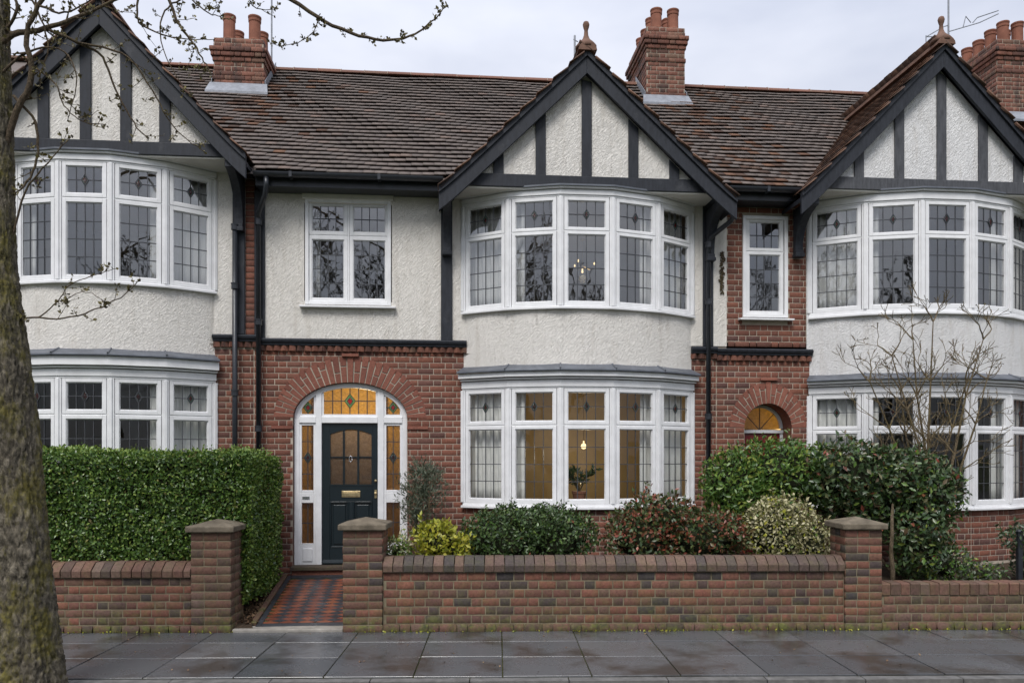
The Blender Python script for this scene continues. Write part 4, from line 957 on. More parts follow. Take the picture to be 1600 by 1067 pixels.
    # sidelights
    for a, b in ((xl + .07, m1), (m4, xr - .07)):
        zA, zB, zC, zD, zE = Zp(668), Zp(769), Zp(785), Zp(850), Zp(853)
        s = MB(); frame_rect(s, a, b, zB - .001, ztr0, .035, Y - .02, Y + .05); frame_rect(s, a, b, zD, zB - .002, .035, Y - .021, Y + .051, .02); s.box(a + .035, b - .035, Y - .0205, Y + .05, zC, zB - .037)
        s.box(a, b, Y - .02, Y + .05, zb, zD - .0005); s.build('sidelight_frame', 'white', fr, bevel=.004)
        MB().prism([(a + .05, zb + .05), (b - .05, zb + .05), (b - .05, zD - .05), (a + .05, zD - .05)], Y - .033, Y - .0202).build('panel', 'white', fr, bevel=.01)
        g0_, g1_ = a + .035, b - .035; F = Matrix.Translation((0, Y + .01, 0)); zt = ztr0 - .035; zlo = zB + .034
        panes(F, fr, g0_, g1_, zlo, zt, 2, 4, 'amber'); came(F, fr, g0_, g1_, zlo, zt, 2, 4)
        panes(F, fr, g0_, g1_, zD + .02, zC, 2, 2, 'amber'); came(F, fr, g0_, g1_, zD + .02, zC, 2, 2)
        lozenge(Matrix.Translation((0, Y - .004, 0)), (g0_ + g1_) / 2, (zlo + zt) / 2, .055, .085)
    MB().box(X(473), X(484), Y - .028, Y - .0212, Zp(779), Zp(775)).build('name_plate', 'steel', fr)
    # the door leaf
    xa, xb = m2 + .004, m3 - .004; zt = ztr0 - .004; W = xb - xa
    gx0, gx1, gz0, gzm, gzs, gzt = X(515), X(582), Zp(758), Zp(714), Zp(679), Zp(672)
    yd = Y + .0
    d = MB(); d.box(xa, gx0, yd, yd + .05, zb, zt); d.box(gx1, xb, yd, yd + .05, zb, zt); d.box(gx0, gx1, yd, yd + .05, zb, Zp(855)); d.box(gx0, gx1, yd, yd + .05, Zp(783), gz0)
    n = 10; top = [(gx0 + (gx1 - gx0) * k / n, gzs + (gzt + .01 - gzs) * math.sin(math.pi * k / n)) for k in range(n + 1)]; d.strip(top, [(x, zt) for x, z in top], yd, yd + .05)
    cxm = (gx0 + gx1) / 2; d.box(cxm - .03, cxm + .03, yd, yd + .05, Zp(855), Zp(783))
    leaf_ = d.build('front_door', 'door', HC, bevel=.003)
    for p, q in ((gx0, cxm - .03), (cxm + .03, gx1)):
        k = MB(); k.box(p, q, yd + .02, yd + .04, Zp(855), Zp(783)); k.build('panel', 'door', leaf_)
        k = MB(); frame_rect(k, p, q, Zp(855), Zp(783), .02, yd - .008, yd + .0198); k.build('panel_moulding', 'door', leaf_, bevel=.006)
        MB().box(p + .05, q - .05, yd + .004, yd + .0199, Zp(855) + .05, Zp(783) - .05).build('raised_field', 'door', leaf_, bevel=.01)
    gw = (gx1 - gx0) / 3
    for i in range(3):
        u0, u1 = gx0 + i * gw + .012, gx0 + (i + 1) * gw - .012
        for (z0, z1, tp) in ((gz0 + .012, gzm - .005, False), (gzm + .005, gzs, True)):
            poly = [(u0, z0), (u1, z0)]
            if tp: poly += [(u0 + (u1 - u0) * k / 6, gzs + (gzt - gzs) * math.sin(math.pi * ((u0 + (u1 - u0) * k / 6) - gx0) / (gx1 - gx0))) for k in range(6, -1, -1)]
            else: poly += [(u1, z1), (u0, z1)]
            MB().prism(poly, yd + .02, yd + .026).build('pane', 'obscure', leaf_)
    gb = MB()
    for i in range(4): x = gx0 + i * gw; gb.box(x - .013, x + .013, yd - .004, yd + .045, gz0, gzt if 0 < i < 3 else gzs + .005)
    gb.box(gx0, gx1, yd - .003, yd + .044, gzm - .007, gzm + .007); gb.box(gx0, gx1, yd - .006, yd + .044, gz0 - .01, gz0 + .013); gb.build('glazing_bar', 'door', leaf_)
    lb = MB(); lb.box(X(534), X(563), yd - .012, yd - .0003, Zp(776.5), Zp(766.5)); p = lb.build('letter_box', 'brass', leaf_, bevel=.004)
    MB().box(X(537), X(560), yd - .018, yd - .0122, Zp(774.5), Zp(769)).build('flap', 'brass', p, bevel=.002)
    kx, kz = X(548), Zp(717); MB().tube([(kx + .02 * math.cos(t), yd - .012, kz + .042 * math.sin(t)) for t in [2 * math.pi * k / 20 for k in range(21)]], .007, 6).build('door_knocker', 'steel', leaf_, smooth=True)
    for yy, r in ((751, .018), (771, .022)): MB(Matrix.Translation((X(587), yd - .02, Zp(yy))) @ Matrix.Rotation(R(90), 4, 'X')).lathe([(r, -.02), (r, .006), (r * .6, .012), (r * .5, .03)], (0, 0, 0), 12).build('lock', 'brass', leaf_)
    MB().box(X(587) - .016, X(587) + .016, yd - .008, yd - .0004, Zp(778), Zp(765)).build('handle_plate', 'brass', leaf_)
    MB().prism_x([(yd - .0004, zb + .01), (yd - .045, zb + .012), (yd - .045, zb + .03), (yd - .0004, zb + .07)], xa + .01, xb - .01).build('weather_bar', 'door', leaf_)
    # step
    MB().box(DCX - DA - .02, DCX + DA + .02, -.14, Y + .1, zb - .055, zb - .001).build('door_step', 'brick_old', HC, bevel=.008); MB().box(DCX - DA + .002, DCX + DA - .002, -.1, .1, .2, zb - .0555).build('step_riser', 'brick', HC)
front_door()
def side_door():      # narrow arched doorway of the whiter house
    Y = .3; X = lambda p: ax(p, Y); Zp = lambda p: az(1203, p, Y); tz = RSP - .02
    mb = MB(); E = lambda k, a: (RCX - a * math.cos(math.pi * k / 20), RSP + a * math.sin(math.pi * k / 20))
    mb.strip([E(k, RA - .003) for k in range(21)], [E(k, RA - .05) for k in range(21)], Y, Y + .07); mb.box(RCX - RA + .003, RCX + RA - .003, Y - .02, Y + .07, tz - .05, tz); mb.box(RCX - RA + .003, RCX - RA + .05, Y, Y + .07, .4, tz - .05); mb.box(RCX + RA - .05, RCX + RA - .003, Y, Y + .07, .4, tz - .05)
    fr = mb.build('door_frame', 'white', HR, bevel=.005)
    for i in range(4):
        t0, t1 = 5 * i, 5 * i + 5; MB().prism([(RCX, tz)] + [E(k, RA - .052) for k in range(t0, t1 + 1)], Y + .03, Y + .034).build('pane', 'amber', fr)
        if i: MB().tube([(RCX, Y + .028, tz), (E(t0, RA - .05)[0], Y + .028, E(t0, RA - .05)[1])], .007, 5).build('lead_came', 'came', fr)
    d = MB().box(RCX - RA + .052, RCX + RA - .052, Y + .02, Y + .06, .42, tz - .052).build('front_door', 'door_red', HR); d['label'] = 'dark red door leaf half hidden by the shrub'
    for (a, b) in ((.6, 1.2), (1.35, 2.2)):
        for s in (-1, 1): MB().box(RCX + s * .15 - .1, RCX + s * .15 + .1, Y + .008, Y + .0198, a, b).build('panel', 'door_red', d, bevel=.008)
side_door()
# ---- rooms behind the glass
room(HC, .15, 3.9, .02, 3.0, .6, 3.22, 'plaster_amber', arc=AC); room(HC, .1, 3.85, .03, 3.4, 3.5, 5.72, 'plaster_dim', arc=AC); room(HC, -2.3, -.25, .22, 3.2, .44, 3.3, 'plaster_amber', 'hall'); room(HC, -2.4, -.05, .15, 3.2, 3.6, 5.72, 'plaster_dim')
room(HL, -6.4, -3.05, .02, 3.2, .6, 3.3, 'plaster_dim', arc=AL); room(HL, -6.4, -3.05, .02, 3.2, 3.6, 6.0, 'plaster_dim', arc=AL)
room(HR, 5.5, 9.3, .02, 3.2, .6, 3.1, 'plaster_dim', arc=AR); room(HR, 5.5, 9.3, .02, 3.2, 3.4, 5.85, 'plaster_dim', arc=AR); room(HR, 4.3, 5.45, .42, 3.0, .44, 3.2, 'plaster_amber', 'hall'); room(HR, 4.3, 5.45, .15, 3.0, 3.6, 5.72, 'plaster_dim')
# house ends and backs so the terrace is closed
for H, a, b in ((HL, -8.5, XP - .01), (HC, XP, XQ - .01), (HR, XQ, 10.5)):
    MB().add([(a, 6.4, 0), (b, 6.4, 0), (b, 6.4, 6.0), (a, 6.4, 6.0)], [(0, 1, 2, 3)]).build('rear_wall', 'brick', H)
for H, x in ((HL, -8.5), (HR, 10.5)): MB().add([(x, .0, 0), (x, 6.4, 0), (x, 6.4, 5.9), (x, 3.16, 8.95), (x, 0, 5.9)], [(0, 1, 2, 3, 4)]).build('end_wall', 'brick', H)

# ================================================================== THINGS IN THE ROOMS
def lamp(x, y, z, drop, power, label, r=.05, arms=0):
    e = empty('pendant_lamp', (x, y, z), label, 'lamp', 'ceiling lamps')
    MB().tube([(x, y, z + r), (x, y, z + drop)], .006, 5).build('flex', 'brass', e); MB().lathe([(.05, 0), (.05, -.02), (.015, -.035)], (x, y, z + drop), 12).build('ceiling_rose', 'brass', e)
    MB().lathe([(.004, -r), (r * .7, -r * .75), (r, 0), (r * .7, r * .75), (.012, r), (.012, r + .04)], (x, y, z), 14).build('bulb', 'bulb', e, smooth=True)
    for k in range(arms):
        t = 2 * math.pi * k / arms; MB().tube([(x, y, z + .1), (x + .12 * math.cos(t), y + .12 * math.sin(t), z + .04), (x + .2 * math.cos(t), y + .2 * math.sin(t), z + .12)], .008, 5).build('arm', 'brass', e)
        MB().lathe([(.006, 0), (.013, .02), (.005, .045)], (x + .2 * math.cos(t), y + .2 * math.sin(t), z + .12), 8).build('bulb', 'bulb', e)
    l = bpy.data.lights.new('lamp_light', 'POINT'); l.energy = power; l.color = (1, .82, .55); l.shadow_soft_size = .07
    lo = bpy.data.objects.new('lamp_light', l); COL.objects.link(lo); lo.parent = e; lo.location = (0, -.0, -r - .09)
lamp(ax(912, 1.7), 1.7, az(912, 697, 1.7), .9, 14, 'lit pendant lamp glowing in the lower bay room above the dark plant')
lamp(ax(566, .75), .75, az(566, 628, .75), .3, 11, 'lit hall lamp glowing behind the amber fanlight of the dark door')
lamp(ax(1204, .85), .85, az(1204, 650, .85), .45, 3, 'small hall lamp hanging inside the narrow arched doorway')
lamp(ax(910, 1.5), 1.5, az(910, 425, 1.5), .55, .8, 'brass branched ceiling lamp in the upper bay of the middle house', .018, 3)
def cur(A, i0, i1, z0, z1, label, folds, off=-.14):
    a, b = A.pt(i0, off), A.pt(i1, off); return curtain(a.x, a.y, b.x, b.y, z0, z1, label, folds, 'white curtains')
for A, z0, z1, h, f in ((AC, 1.3, 2.95, "middle lower bay", 'door'), (AC, 4.1, 5.62, "middle upper bay", 'door'), (AL, 4.35, 5.9, "upper bay by the trunk", 'tree'), (AR, 4.15, 5.7, "whiter house's upper bay", 'narrow window'), (AL, 1.4, 3.05, "lower bay above the hedge", 'tree'), (AR, 1.3, 2.9, "lower bay behind bare shrub", 'red door')):
    cur(A, .05, 1.28, z0, z1, f'white curtain on the {f} side of the {h}', 7); cur(A, 3.72, 4.95, z0, z1, f'white curtain on the side away from the {f}, {h}', 7)
cu = curtain(ax(486, .2), .2, ax(500, .2), .2, 4.3, 5.6, 'narrow pale curtain at the edge of the square four-light upper window', 3)

# ================================================================== GARDEN WALLS AND PIERS
def garden_wall(name, s0, s1, top, mat, label, coping, seed, y0=.0):
    e = empty(name, wl(s0), label, 'wall', 'front garden walls', WA); ln = s1 - s0; c = .0925
    rows = int(round((top - .0) / c)); c = top / rows
    MB().box(0, ln, .0035, .2, -.05, top).build('mortar_core', 'mortar_garden', e, True)
    rects = lay(0, ln, 0.0, c, rows, sl=.19, hl=.11, j=.0135, seed=seed); rg2 = random.Random(seed)
    bot = [r for r in rects if r[2] < c * .5]; rest = [r for r in rects if r[2] >= c * .5]
    bricks(rest, 0, mat, e, 290, seed, True, lift=.004, d=.06); bricks(bot, -.022, 'brick_old', e, 60, seed + 1, True, lift=.01, d=.08)
    x = 0
    while x < ln - .03:
        w = min(rg2.uniform(.108, .124), ln - x); h = rg2.uniform(-.004, .004); yo = rg2.uniform(-.006, .006)
        if coping == 'chamfer': prof = [(-.04 + yo, top + .002), (-.045 + yo, top + .075 + h), (-.035 + yo, top + .092 + h), (.05 + yo, top + .158 + h), (.07, top + .168 + h), (.2, top + .168 + h), (.24, top + .1), (.24, top + .002)]
        else: prof = [(-.012 + yo, top + .002), (-.014 + yo, top + .13 + h), (.0 + yo, top + .142 + h), (.19, top + .145 + h), (.215, top + .13), (.215, top + .002)]
        MB().prism_x(prof, x + .004, x + w - .004).build('coping_brick', 'brick_coping' if coping == 'chamfer' and seed != 31 else 'brick_old', e, True, bevel=.006); x += w
    MB().box(0, ln, -.02 if coping == 'chamfer' else .004, .2, top - .001, top + (.085 if coping == 'chamfer' else .125)).build('coping_bed', 'mortar_garden', e, True)
    return e
def pier(s0, s1, top, label, seed, mat='brick_garden'):
    w = s1 - s0; e = empty('brick_pier', wl(s0, -.035), label, 'pier', 'gate piers', WA); rows = int(round(top / .0935)); c = top / rows; rg2 = random.Random(seed)
    MB().box(.0035, w - .0035, .0035, w - .0035, -.05, top).build('mortar_core', 'mortar_garden', e, True)
    def face(F):
        rects = []
        for r in range(rows):
            cuts = [0, .33, .66, 1] if r % 2 == 0 else [0, .34, 1] if rg2.random() < .45 else [0, .31, .66, 1]
            if r % 2 and rg2.random() < .5: cuts = [0, .64, 1]
            for a, b in zip(cuts[:-1], cuts[1:]): rects.append((a * w + .005, b * w - .005, r * c, (r + 1) * c - .0135))
        bricks([r for r in rects if r[2] > c * 1.5], 0, mat, e, 80, seed, True, m4=F, lift=.004, d=.06); bricks([r for r in rects if r[2] <= c * 1.5], 0, 'brick_old', e, 80, seed, True, m4=F, lift=.005, d=.06)
    face(Matrix.Identity(4)); face(Matrix.Translation((0, w, 0)) @ Matrix.Rotation(-math.pi / 2, 4, 'Z')); face(Matrix.Translation((w, 0, 0)) @ Matrix.Rotation(math.pi / 2, 4, 'Z'))
    o = .05; zc = top
    cap = MB().add([(-o, -o, zc), (w + o, -o, zc), (w + o, w + o, zc), (-o, w + o, zc), (-o, -o, zc + .066), (w + o, -o, zc + .066), (w + o, w + o, zc + .066), (-o, w + o, zc + .066), (w / 2, w / 2, zc + .135)],
                   [(0, 3, 2, 1), (0, 1, 5, 4), (1, 2, 6, 5), (2, 3, 7, 6), (3, 0, 4, 7), (4, 5, 8), (5, 6, 8), (6, 7, 8), (7, 4, 8)]).build('cap_stone', 'stone', e, True, bevel=.012)
    return e
sP = [(wall_s(300), wall_s(362)), (wall_s(536.5), wall_s(598)), (wall_s(1319), wall_s(1376))]
pier(*sP[0], 1.15, 'brick gate pier beside the hedge with the greyer stone cap', 51, 'brick_old'); pier(*sP[1], 1.17, 'brick gate pier in front of the dark door with pyramid stone cap', 52); pier(*sP[2], 1.17, 'brick pier at the end of the long wall beside the pale variegated shrub', 53)
garden_wall('garden_wall', sP[1][1] + .003, sP[2][0] - .003, .685, 'brick_garden', 'long brick garden wall with dark chamfered coping under the colourful shrubs', 'chamfer', 30)
garden_wall('garden_wall', -4.2, sP[0][0] - .003, .63, 'brick_garden', 'brick garden wall under the tall clipped hedge beside the tree trunk', 'chamfer', 31)
garden_wall('garden_wall', sP[2][1] + .003, sP[2][1] + 4.5, .4, 'brick_old', 'low mossy weathered brick wall with brick-on-edge top beneath the bare shrub', 'flat', 32)

# ================================================================== PLANTS
def nrm(a): return a / np.maximum(np.linalg.norm(a, axis=-1, keepdims=True), 1e-9)
def leaf_mesh(name, P, Nn, size, asp, mat, up=.35, jit=.6, fold=.18):
    """a folded blade per point: two triangles"""
    n = len(P); nn = nrm(Nn + RNG.normal(0, jit, (n, 3))); a = nrm(np.cross(nn, RNG.normal(0, 1, (n, 3)))) + np.array([0, 0, up]); a = nrm(a + Nn * .35); b = nrm(np.cross(nn, a)); nn = np.cross(a, b)
    L_ = (size * RNG.uniform(.65, 1.3, (n, 1))); W = L_ * asp
    V = np.empty((n, 4, 3)); V[:, 0] = P; V[:, 1] = P + a * L_ * .48 + b * W / 2 + nn * W * fold; V[:, 2] = P + a * L_; V[:, 3] = P + a * L_ * .48 - b * W / 2 + nn * W * fold
    i = np.arange(n)[:, None] * 4; F = np.concatenate([i + np.array([[0, 1, 2]]), i + np.array([[0, 2, 3]])])
    return fast_mesh(name, V.reshape(-1, 3), F, mat, 3)
def lobes_points(lobes, n, deep=.35):
    lb = np.array(lobes, float); area = (lb[:, 3] * lb[:, 5] + lb[:, 3] * lb[:, 4] + lb[:, 4] * lb[:, 5]); pick = RNG.choice(len(lb), n, p=area / area.sum())
    d = nrm(RNG.normal(0, 1, (n, 3))); r = 1 - deep * RNG.random((n, 1)) ** 1.8
    ripple = 1 + .14 * np.sin(d[:, :1] * 9 + pick[:, None]) * np.sin(d[:, 2:] * 8 + 2 * pick[:, None]) + RNG.normal(0, .035, (n, 1))
    P = lb[pick, :3] + d * lb[pick, 3:] * r * ripple; Nn = nrm(d / lb[pick, 3:])
    keep = np.ones(n, bool)
    for k in range(len(lb)):
        q = ((P - lb[k, :3]) / lb[k, 3:]); keep &= ~((np.linalg.norm(q, axis=1) < .6) & (pick != k))
    return P[keep], Nn[keep]
def shrub(name, label, cat, lobes, n, size, asp, mats, seed=0, base=None, core=.6, up=.35, jit=.6, group=None, stems=5, deep=.4, zmin=-9, stem_mat='twig'):
    c = np.mean(np.array(lobes)[:, :3], axis=0); b = base or (c[0], c[1], .35); e = empty(name, b, label, cat, group); rg2 = random.Random(seed)
    s = MB()
    for k in range(stems):
        l = lobes[k % len(lobes)]; t = Vector((l[0] + rg2.uniform(-.5, .5) * l[3], l[1] + rg2.uniform(-.5, .5) * l[4], l[2] + rg2.uniform(-.2, .6) * l[5])); p0 = Vector((b[0] + rg2.uniform(-.06, .06), b[1] + rg2.uniform(-.06, .06), b[2]))
        mid = (p0 + t) / 2 + Vector((rg2.uniform(-.06, .06), rg2.uniform(-.06, .06), .04)); s.tube([p0, mid, t], [.022, .014, .006], 6)
    s.build('stem', stem_mat, e)
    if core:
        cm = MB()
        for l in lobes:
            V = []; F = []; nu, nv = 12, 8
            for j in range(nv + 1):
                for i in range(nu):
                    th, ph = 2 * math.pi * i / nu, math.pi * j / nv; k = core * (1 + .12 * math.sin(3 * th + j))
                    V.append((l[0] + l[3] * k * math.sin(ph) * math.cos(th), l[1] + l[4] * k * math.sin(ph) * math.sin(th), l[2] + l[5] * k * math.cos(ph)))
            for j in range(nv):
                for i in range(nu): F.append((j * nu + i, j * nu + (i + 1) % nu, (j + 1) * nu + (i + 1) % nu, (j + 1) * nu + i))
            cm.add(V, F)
        cm.build('shade_core', 'core', e)  # closed filler lobes stop see-through; the crown's inner shade is in their colour
    P, Nn = lobes_points(lobes, n, deep); k = P[:, 2] > zmin; P, Nn = P[k], Nn[k]
    ns = max(14, n // 90); up_ = np.where(Nn[:, 2] > .05)[0]; ii = RNG.choice(up_, ns); tw_ = MB(); EP = []; EN = []
    for i in ii:
        d = Nn[i] + np.array([0, 0, .7]) + RNG.normal(0, .3, 3); d = d / np.linalg.norm(d); ln = RNG.uniform(.8, 3.0) * size; p0 = P[i] - d * size
        tw_.tube([tuple(p0), tuple(p0 + d * (ln + size))], [.003, .0015], 3)
        for k in range(7): EP.append(p0 + d * (ln + size) * (.35 + .1 * k)); EN.append(d + RNG.normal(0, .6, 3))
    tw_.build('shoot', stem_mat, e, kind='stuff'); P = np.concatenate([P, np.array(EP)]); Nn = np.concatenate([Nn, nrm(np.array(EN))])
    tot = sum(f for _, f, _ in mats); o = RNG.random(len(P)) * tot; acc = 0
    for mt, f, cond in mats:
        sel = (o >= acc) & (o < acc + f); acc += f
        if cond is not None: sel &= cond(P)
        if sel.sum(): put('foliage', leaf_mesh('foliage', P[sel], Nn[sel], size, asp, mt, up, jit), e, kind='stuff')
    return e
def B(px0, px1, py0, py1, Y, ry, squash=1.0):
    """an ellipsoid lobe that fills this much of the photo at distance Y"""
    x0, x1 = ax(px0, Y), ax(px1, Y); z1, z0 = az((px0 + px1) / 2, py0, Y), az((px0 + px1) / 2, py1, Y); return ((x0 + x1) / 2, Y, (z0 + z1) / 2, (x1 - x0) / 2, ry, (z1 - z0) / 2)
# clipped hedge
def hedge():
    e = empty('hedge', (-4.2, -1.2, .15), 'tall clipped green privet hedge with flat top beside the tiled path', 'hedge')
    x0, x1, y0, y1, z0, z1 = -7.0, -2.33, -1.9, -.35, .16, 2.05
    MB().box(x0 + .12, x1 - .12, y0 + .12, y1 - .12, z0, z1 - .12).build('shade_core', 'core', e)  # solid filler box blocks see-through; the hedge's inner shade is in its colour
    def face(n, fn, nn, mat, size, deep=.14, spread=.03, upv=.2):
        u, v = RNG.random(n), RNG.random(n); P = fn(u, v); N0 = np.tile(np.array(nn, float), (n, 1))
        bump = .035 * np.sin(P[:, :1] * 7 + P[:, 2:] * 5) * np.sin(P[:, 1:2] * 6 - P[:, 2:] * 7 + 1.3) + .03 * np.sin(P[:, :1] * 2.1 + P[:, 2:] * 2.7)
        d = -deep * RNG.random((n, 1)) ** 1.6 + bump + RNG.normal(0, spread * .5, (n, 1)); put('foliage', leaf_mesh('foliage', P + N0 * d, N0, size, .55, mat, upv, .65), e, kind='stuff')
    zt = lambda x: z1 + .012 * np.sin(x * 3.1)
    front = lambda u, v: np.stack([x0 + (x1 - x0) * u, np.full_like(u, y0), .55 + (z1 - .55) * v], 1)
    right = lambda u, v: np.stack([x1 + .1 * (u) + .09 * np.sin(v * 3) - .03, y0 + (y1 - y0) * u, z0 + .1 + (z1 - .06 * u - z0 - .1) * v], 1)
    topf = lambda u, v: np.stack([x0 + (x1 - x0) * u, y0 + (y1 - y0) * v, np.full_like(u, z1)], 1)
    face(34000, front, (0, -1, 0), 'lf_hedge', .045); face(2200, front, (0, -1, 0), 'lf_hedge_tip_and_lit', .045, .02)
    face(16000, right, (1, 0, 0), 'lf_hedge', .044); face(5500, right, (1, 0, 0), 'lf_hedge_tip_and_lit', .045, .04)  # extra pale leaves lighten the path side: light put into leaf colour
    face(9000, topf, (0, 0, 1), 'lf_hedge', .05); face(6500, topf, (0, 0, 1), 'lf_hedge_tip_and_lit', .045, .04, .05, .7)
    # front top arris and stray shoots
    sh = MB(); rg2 = random.Random(4); tips = []
    for k in range(150):
        x = rg2.uniform(x0, x1 + .05); y = rg2.uniform(y0, y0 + .9); h = rg2.uniform(.03, .13); p = Vector((x, y, z1 - .03)); q = p + Vector((rg2.uniform(-.03, .03), rg2.uniform(-.03, .03), h)); sh.tube([p, q], [.003, .0015], 3)
        for j in range(4): tips.append(tuple(p.lerp(q, .3 + .23 * j)))
    sh.build('shoot', 'twig_pale', e, kind='stuff'); T = np.array(tips); put('foliage', leaf_mesh('foliage', T, nrm(RNG.normal(0, 1, T.shape) + np.array([0, 0, .6])), .036, .5, 'lf_hedge_tip_and_lit'), e, kind='stuff')
    st = MB()
    for k in range(10): x = -2.5 - .45 * k; st.tube([(x, -1.6, .1), (x + .05, -1.55, 1)], [.03, .02], 6)
    st.build('stem', 'twig', e)
hedge()
shrub('olive_shrub', 'loose grey-green olive-like shrub standing beside the front door', 'shrub', [B(622, 700, 728, 815, -.7, .36), B(640, 690, 718, 770, -.68, .26), B(628, 672, 770, 835, -.75, .25)], 3600, .06, .24, [('lf_olive', 1, None)], 1, (ax(655, -.7), -.7, .5), core=0, up=.9, stems=9, deep=.95, stem_mat='twig_pale')
shrub('golden_shrub', 'small golden yellow-green shrub beside the gate pier', 'shrub', [B(640, 730, 820, 880, -1.75, .3), B(655, 700, 815, 850, -1.72, .2), B(690, 738, 838, 885, -1.8, .22)], 1700, .07, .45, [('lf_gold', 1, None)], 2, core=.5, up=.5)
shrub('low_plant', 'low pale-edged green plant wedged between gate pier and golden shrub', 'plant', [B(600, 645, 838, 885, -1.9, .18)], 700, .05, .4, [('lf_green', .6, None), ('lf_var', .4, None)], 3, core=.4)
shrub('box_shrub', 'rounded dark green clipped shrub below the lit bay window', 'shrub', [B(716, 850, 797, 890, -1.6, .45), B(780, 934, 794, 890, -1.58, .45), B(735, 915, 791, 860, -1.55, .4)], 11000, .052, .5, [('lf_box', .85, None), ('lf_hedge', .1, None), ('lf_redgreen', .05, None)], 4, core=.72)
shrub('photinia_shrub', 'bushy shrub with red and green leaves in front of the lit bay', 'shrub', [B(942, 1060, 785, 892, -1.7, .4), B(1030, 1165, 795, 892, -1.7, .4), B(975, 1085, 772, 840, -1.65, .32), B(1090, 1170, 800, 870, -1.6, .35)], 7000, .062, .5, [('lf_red', .55, lambda P: P[:, 2] > .75 + .25 * RNG.random(len(P))), ('lf_redgreen', .75, None)], 5, core=.6)
shrub('variegated_shrub', 'cream and green variegated shrub beside the wall-end pier', 'shrub', [B(1158, 1260, 785, 892, -1.72, .36), B(1210, 1302, 800, 892, -1.7, .34), B(1175, 1270, 776, 840, -1.66, .3)], 6500, .05, .5, [('lf_var', .85, None), ('lf_gold', .1, None), ('lf_green', .05, None)], 6, core=.6)
shrub('laurel_shrub', 'large bright green shrub in front of the narrow arched doorway', 'shrub', [B(1097, 1190, 700, 815, -1.05, .42), B(1150, 1290, 684, 800, -1.0, .48), B(1110, 1200, 740, 830, -1.1, .4), B(1240, 1330, 700, 800, -1.0, .4)], 8500, .075, .42, [('lf_green', 1, None)], 7, core=.66, up=.3)
shrub('dark_photinia', 'large dark shrub with reddish tips overhanging the low mossy wall', 'shrub', [B(1255, 1400, 692, 800, -1.35, .48), B(1340, 1480, 700, 800, -1.4, .48), B(1390, 1500, 725, 830, -1.5, .4), B(1395, 1480, 790, 910, -1.7, .36), B(1290, 1400, 760, 850, -1.3, .4)], 10500, .085, .46, [('lf_photinia', .84, None), ('lf_green', .13, None), ('lf_red', .03, None)], 8, (ax(1400, -1.4), -1.4, .3), core=.6, up=.1, stems=4)
shrub('spreading_plant', 'low grey-green spreading plant along the top of the mossy wall', 'plant', [B(1440, 1520, 850, 918, -1.9, .25), B(1500, 1570, 878, 918, -1.9, .2), B(1420, 1480, 830, 910, -1.7, .25)], 2300, .06, .4, [('lf_olive', .5, None), ('lf_green', .5, None)], 9, core=.4)
shrub('edge_shrub', 'small blue-green shrub by the dark post at the picture edge', 'shrub', [B(1566, 1630, 822, 862, -1.7, .2), B(1585, 1640, 850, 912, -1.65, .22)], 900, .07, .45, [('lf_olive', .5, None), ('lf_box', .5, None)], 10, core=.3)
ps = empty('garden_post', (ax(1592, -1.8), -1.8, .3), 'short black post standing behind the low mossy wall', 'post'); MB().box(ax(1589, -1.8), ax(1596, -1.8), -1.83, -1.78, .3, az(1592, 832, -1.8)).build('shaft', 'pipe', ps, bevel=.004); MB().lathe([(.04, 0), (.045, .02), (.02, .045)], (ax(1592.5, -1.8), -1.805, az(1592, 832, -1.8)), 10).build('post_cap', 'pipe', ps)
st = MB(); bx = ax(1390, -2.15); st.tube([(bx, -2.2, .3), (bx + .012, -2.2, .6), (bx - .006, -2.19, .85), (bx + .01, -2.19, 1.05), (bx + .06, -2.1, 1.25), (bx + .19, -1.9, 1.4)], [.034, .028, .025, .023, .02, .014], 8)
tag(st.build('shrub_trunk', 'twig', smooth=True), 'bare shrub trunk rising beside the wall-end pier', 'shrub')
# bare shrub in front of the whiter house
def bare_shrub():
    e = empty('bare_shrub', (ax(1450, -1.2), -1.2, .4), 'leafless many-stemmed shrub in front of the whiter house', 'shrub'); rg2 = random.Random(14); mb = MB(); tips = []
    b = Vector((ax(1450, -1.2), -1.2, .4))
    for (px, py) in ((1335, 600), (1378, 560), (1425, 530), (1470, 500), (1512, 535), (1560, 590), (1405, 610), (1495, 600)):
        x, z = at(px, py, -1.2); t = Vector((x, -1.2 + rg2.uniform(-.4, .3), z)); q0 = b + Vector((rg2.uniform(-.12, .12), rg2.uniform(-.1, .1), 0))
        P = [q0.lerp(t, f) + Vector((rg2.uniform(-.04, .04) + .1 * (q0.x - t.x) * math.sin(math.pi * f) * .8, rg2.uniform(-.03, .03), .05 * math.sin(math.pi * f))) for f in (0, .25, .5, .75, 1)]
        mb.tube(P, [.027, .022, .017, .012, .007], 6, False); d = (t - q0).normalized()
        for k, (i, ln, dp) in enumerate(((2, .3, 3), (2, .28, 3), (3, .3, 3), (3, .26, 3), (4, .24, 3), (4, .2, 3), (1, .3, 3))):
            sd = 1 if k % 2 else -1
            grow(mb, P[i], (d + Vector((sd * rg2.uniform(.35, 1.0), rg2.uniform(-.5, .5), rg2.uniform(-.25, .25)))).normalized(), ln, .0115, dp, rg2, .62, .13, 3, 4, .0044, tips)
    mb.build('branches', 'twig_pale', e)
    T = np.array([tuple(p) for p, d in tips]); put('buds', leaf_mesh('buds', T, RNG.normal(0, 1, T.shape), .022, .5, 'bud'), e, kind='stuff')
bare_shrub()
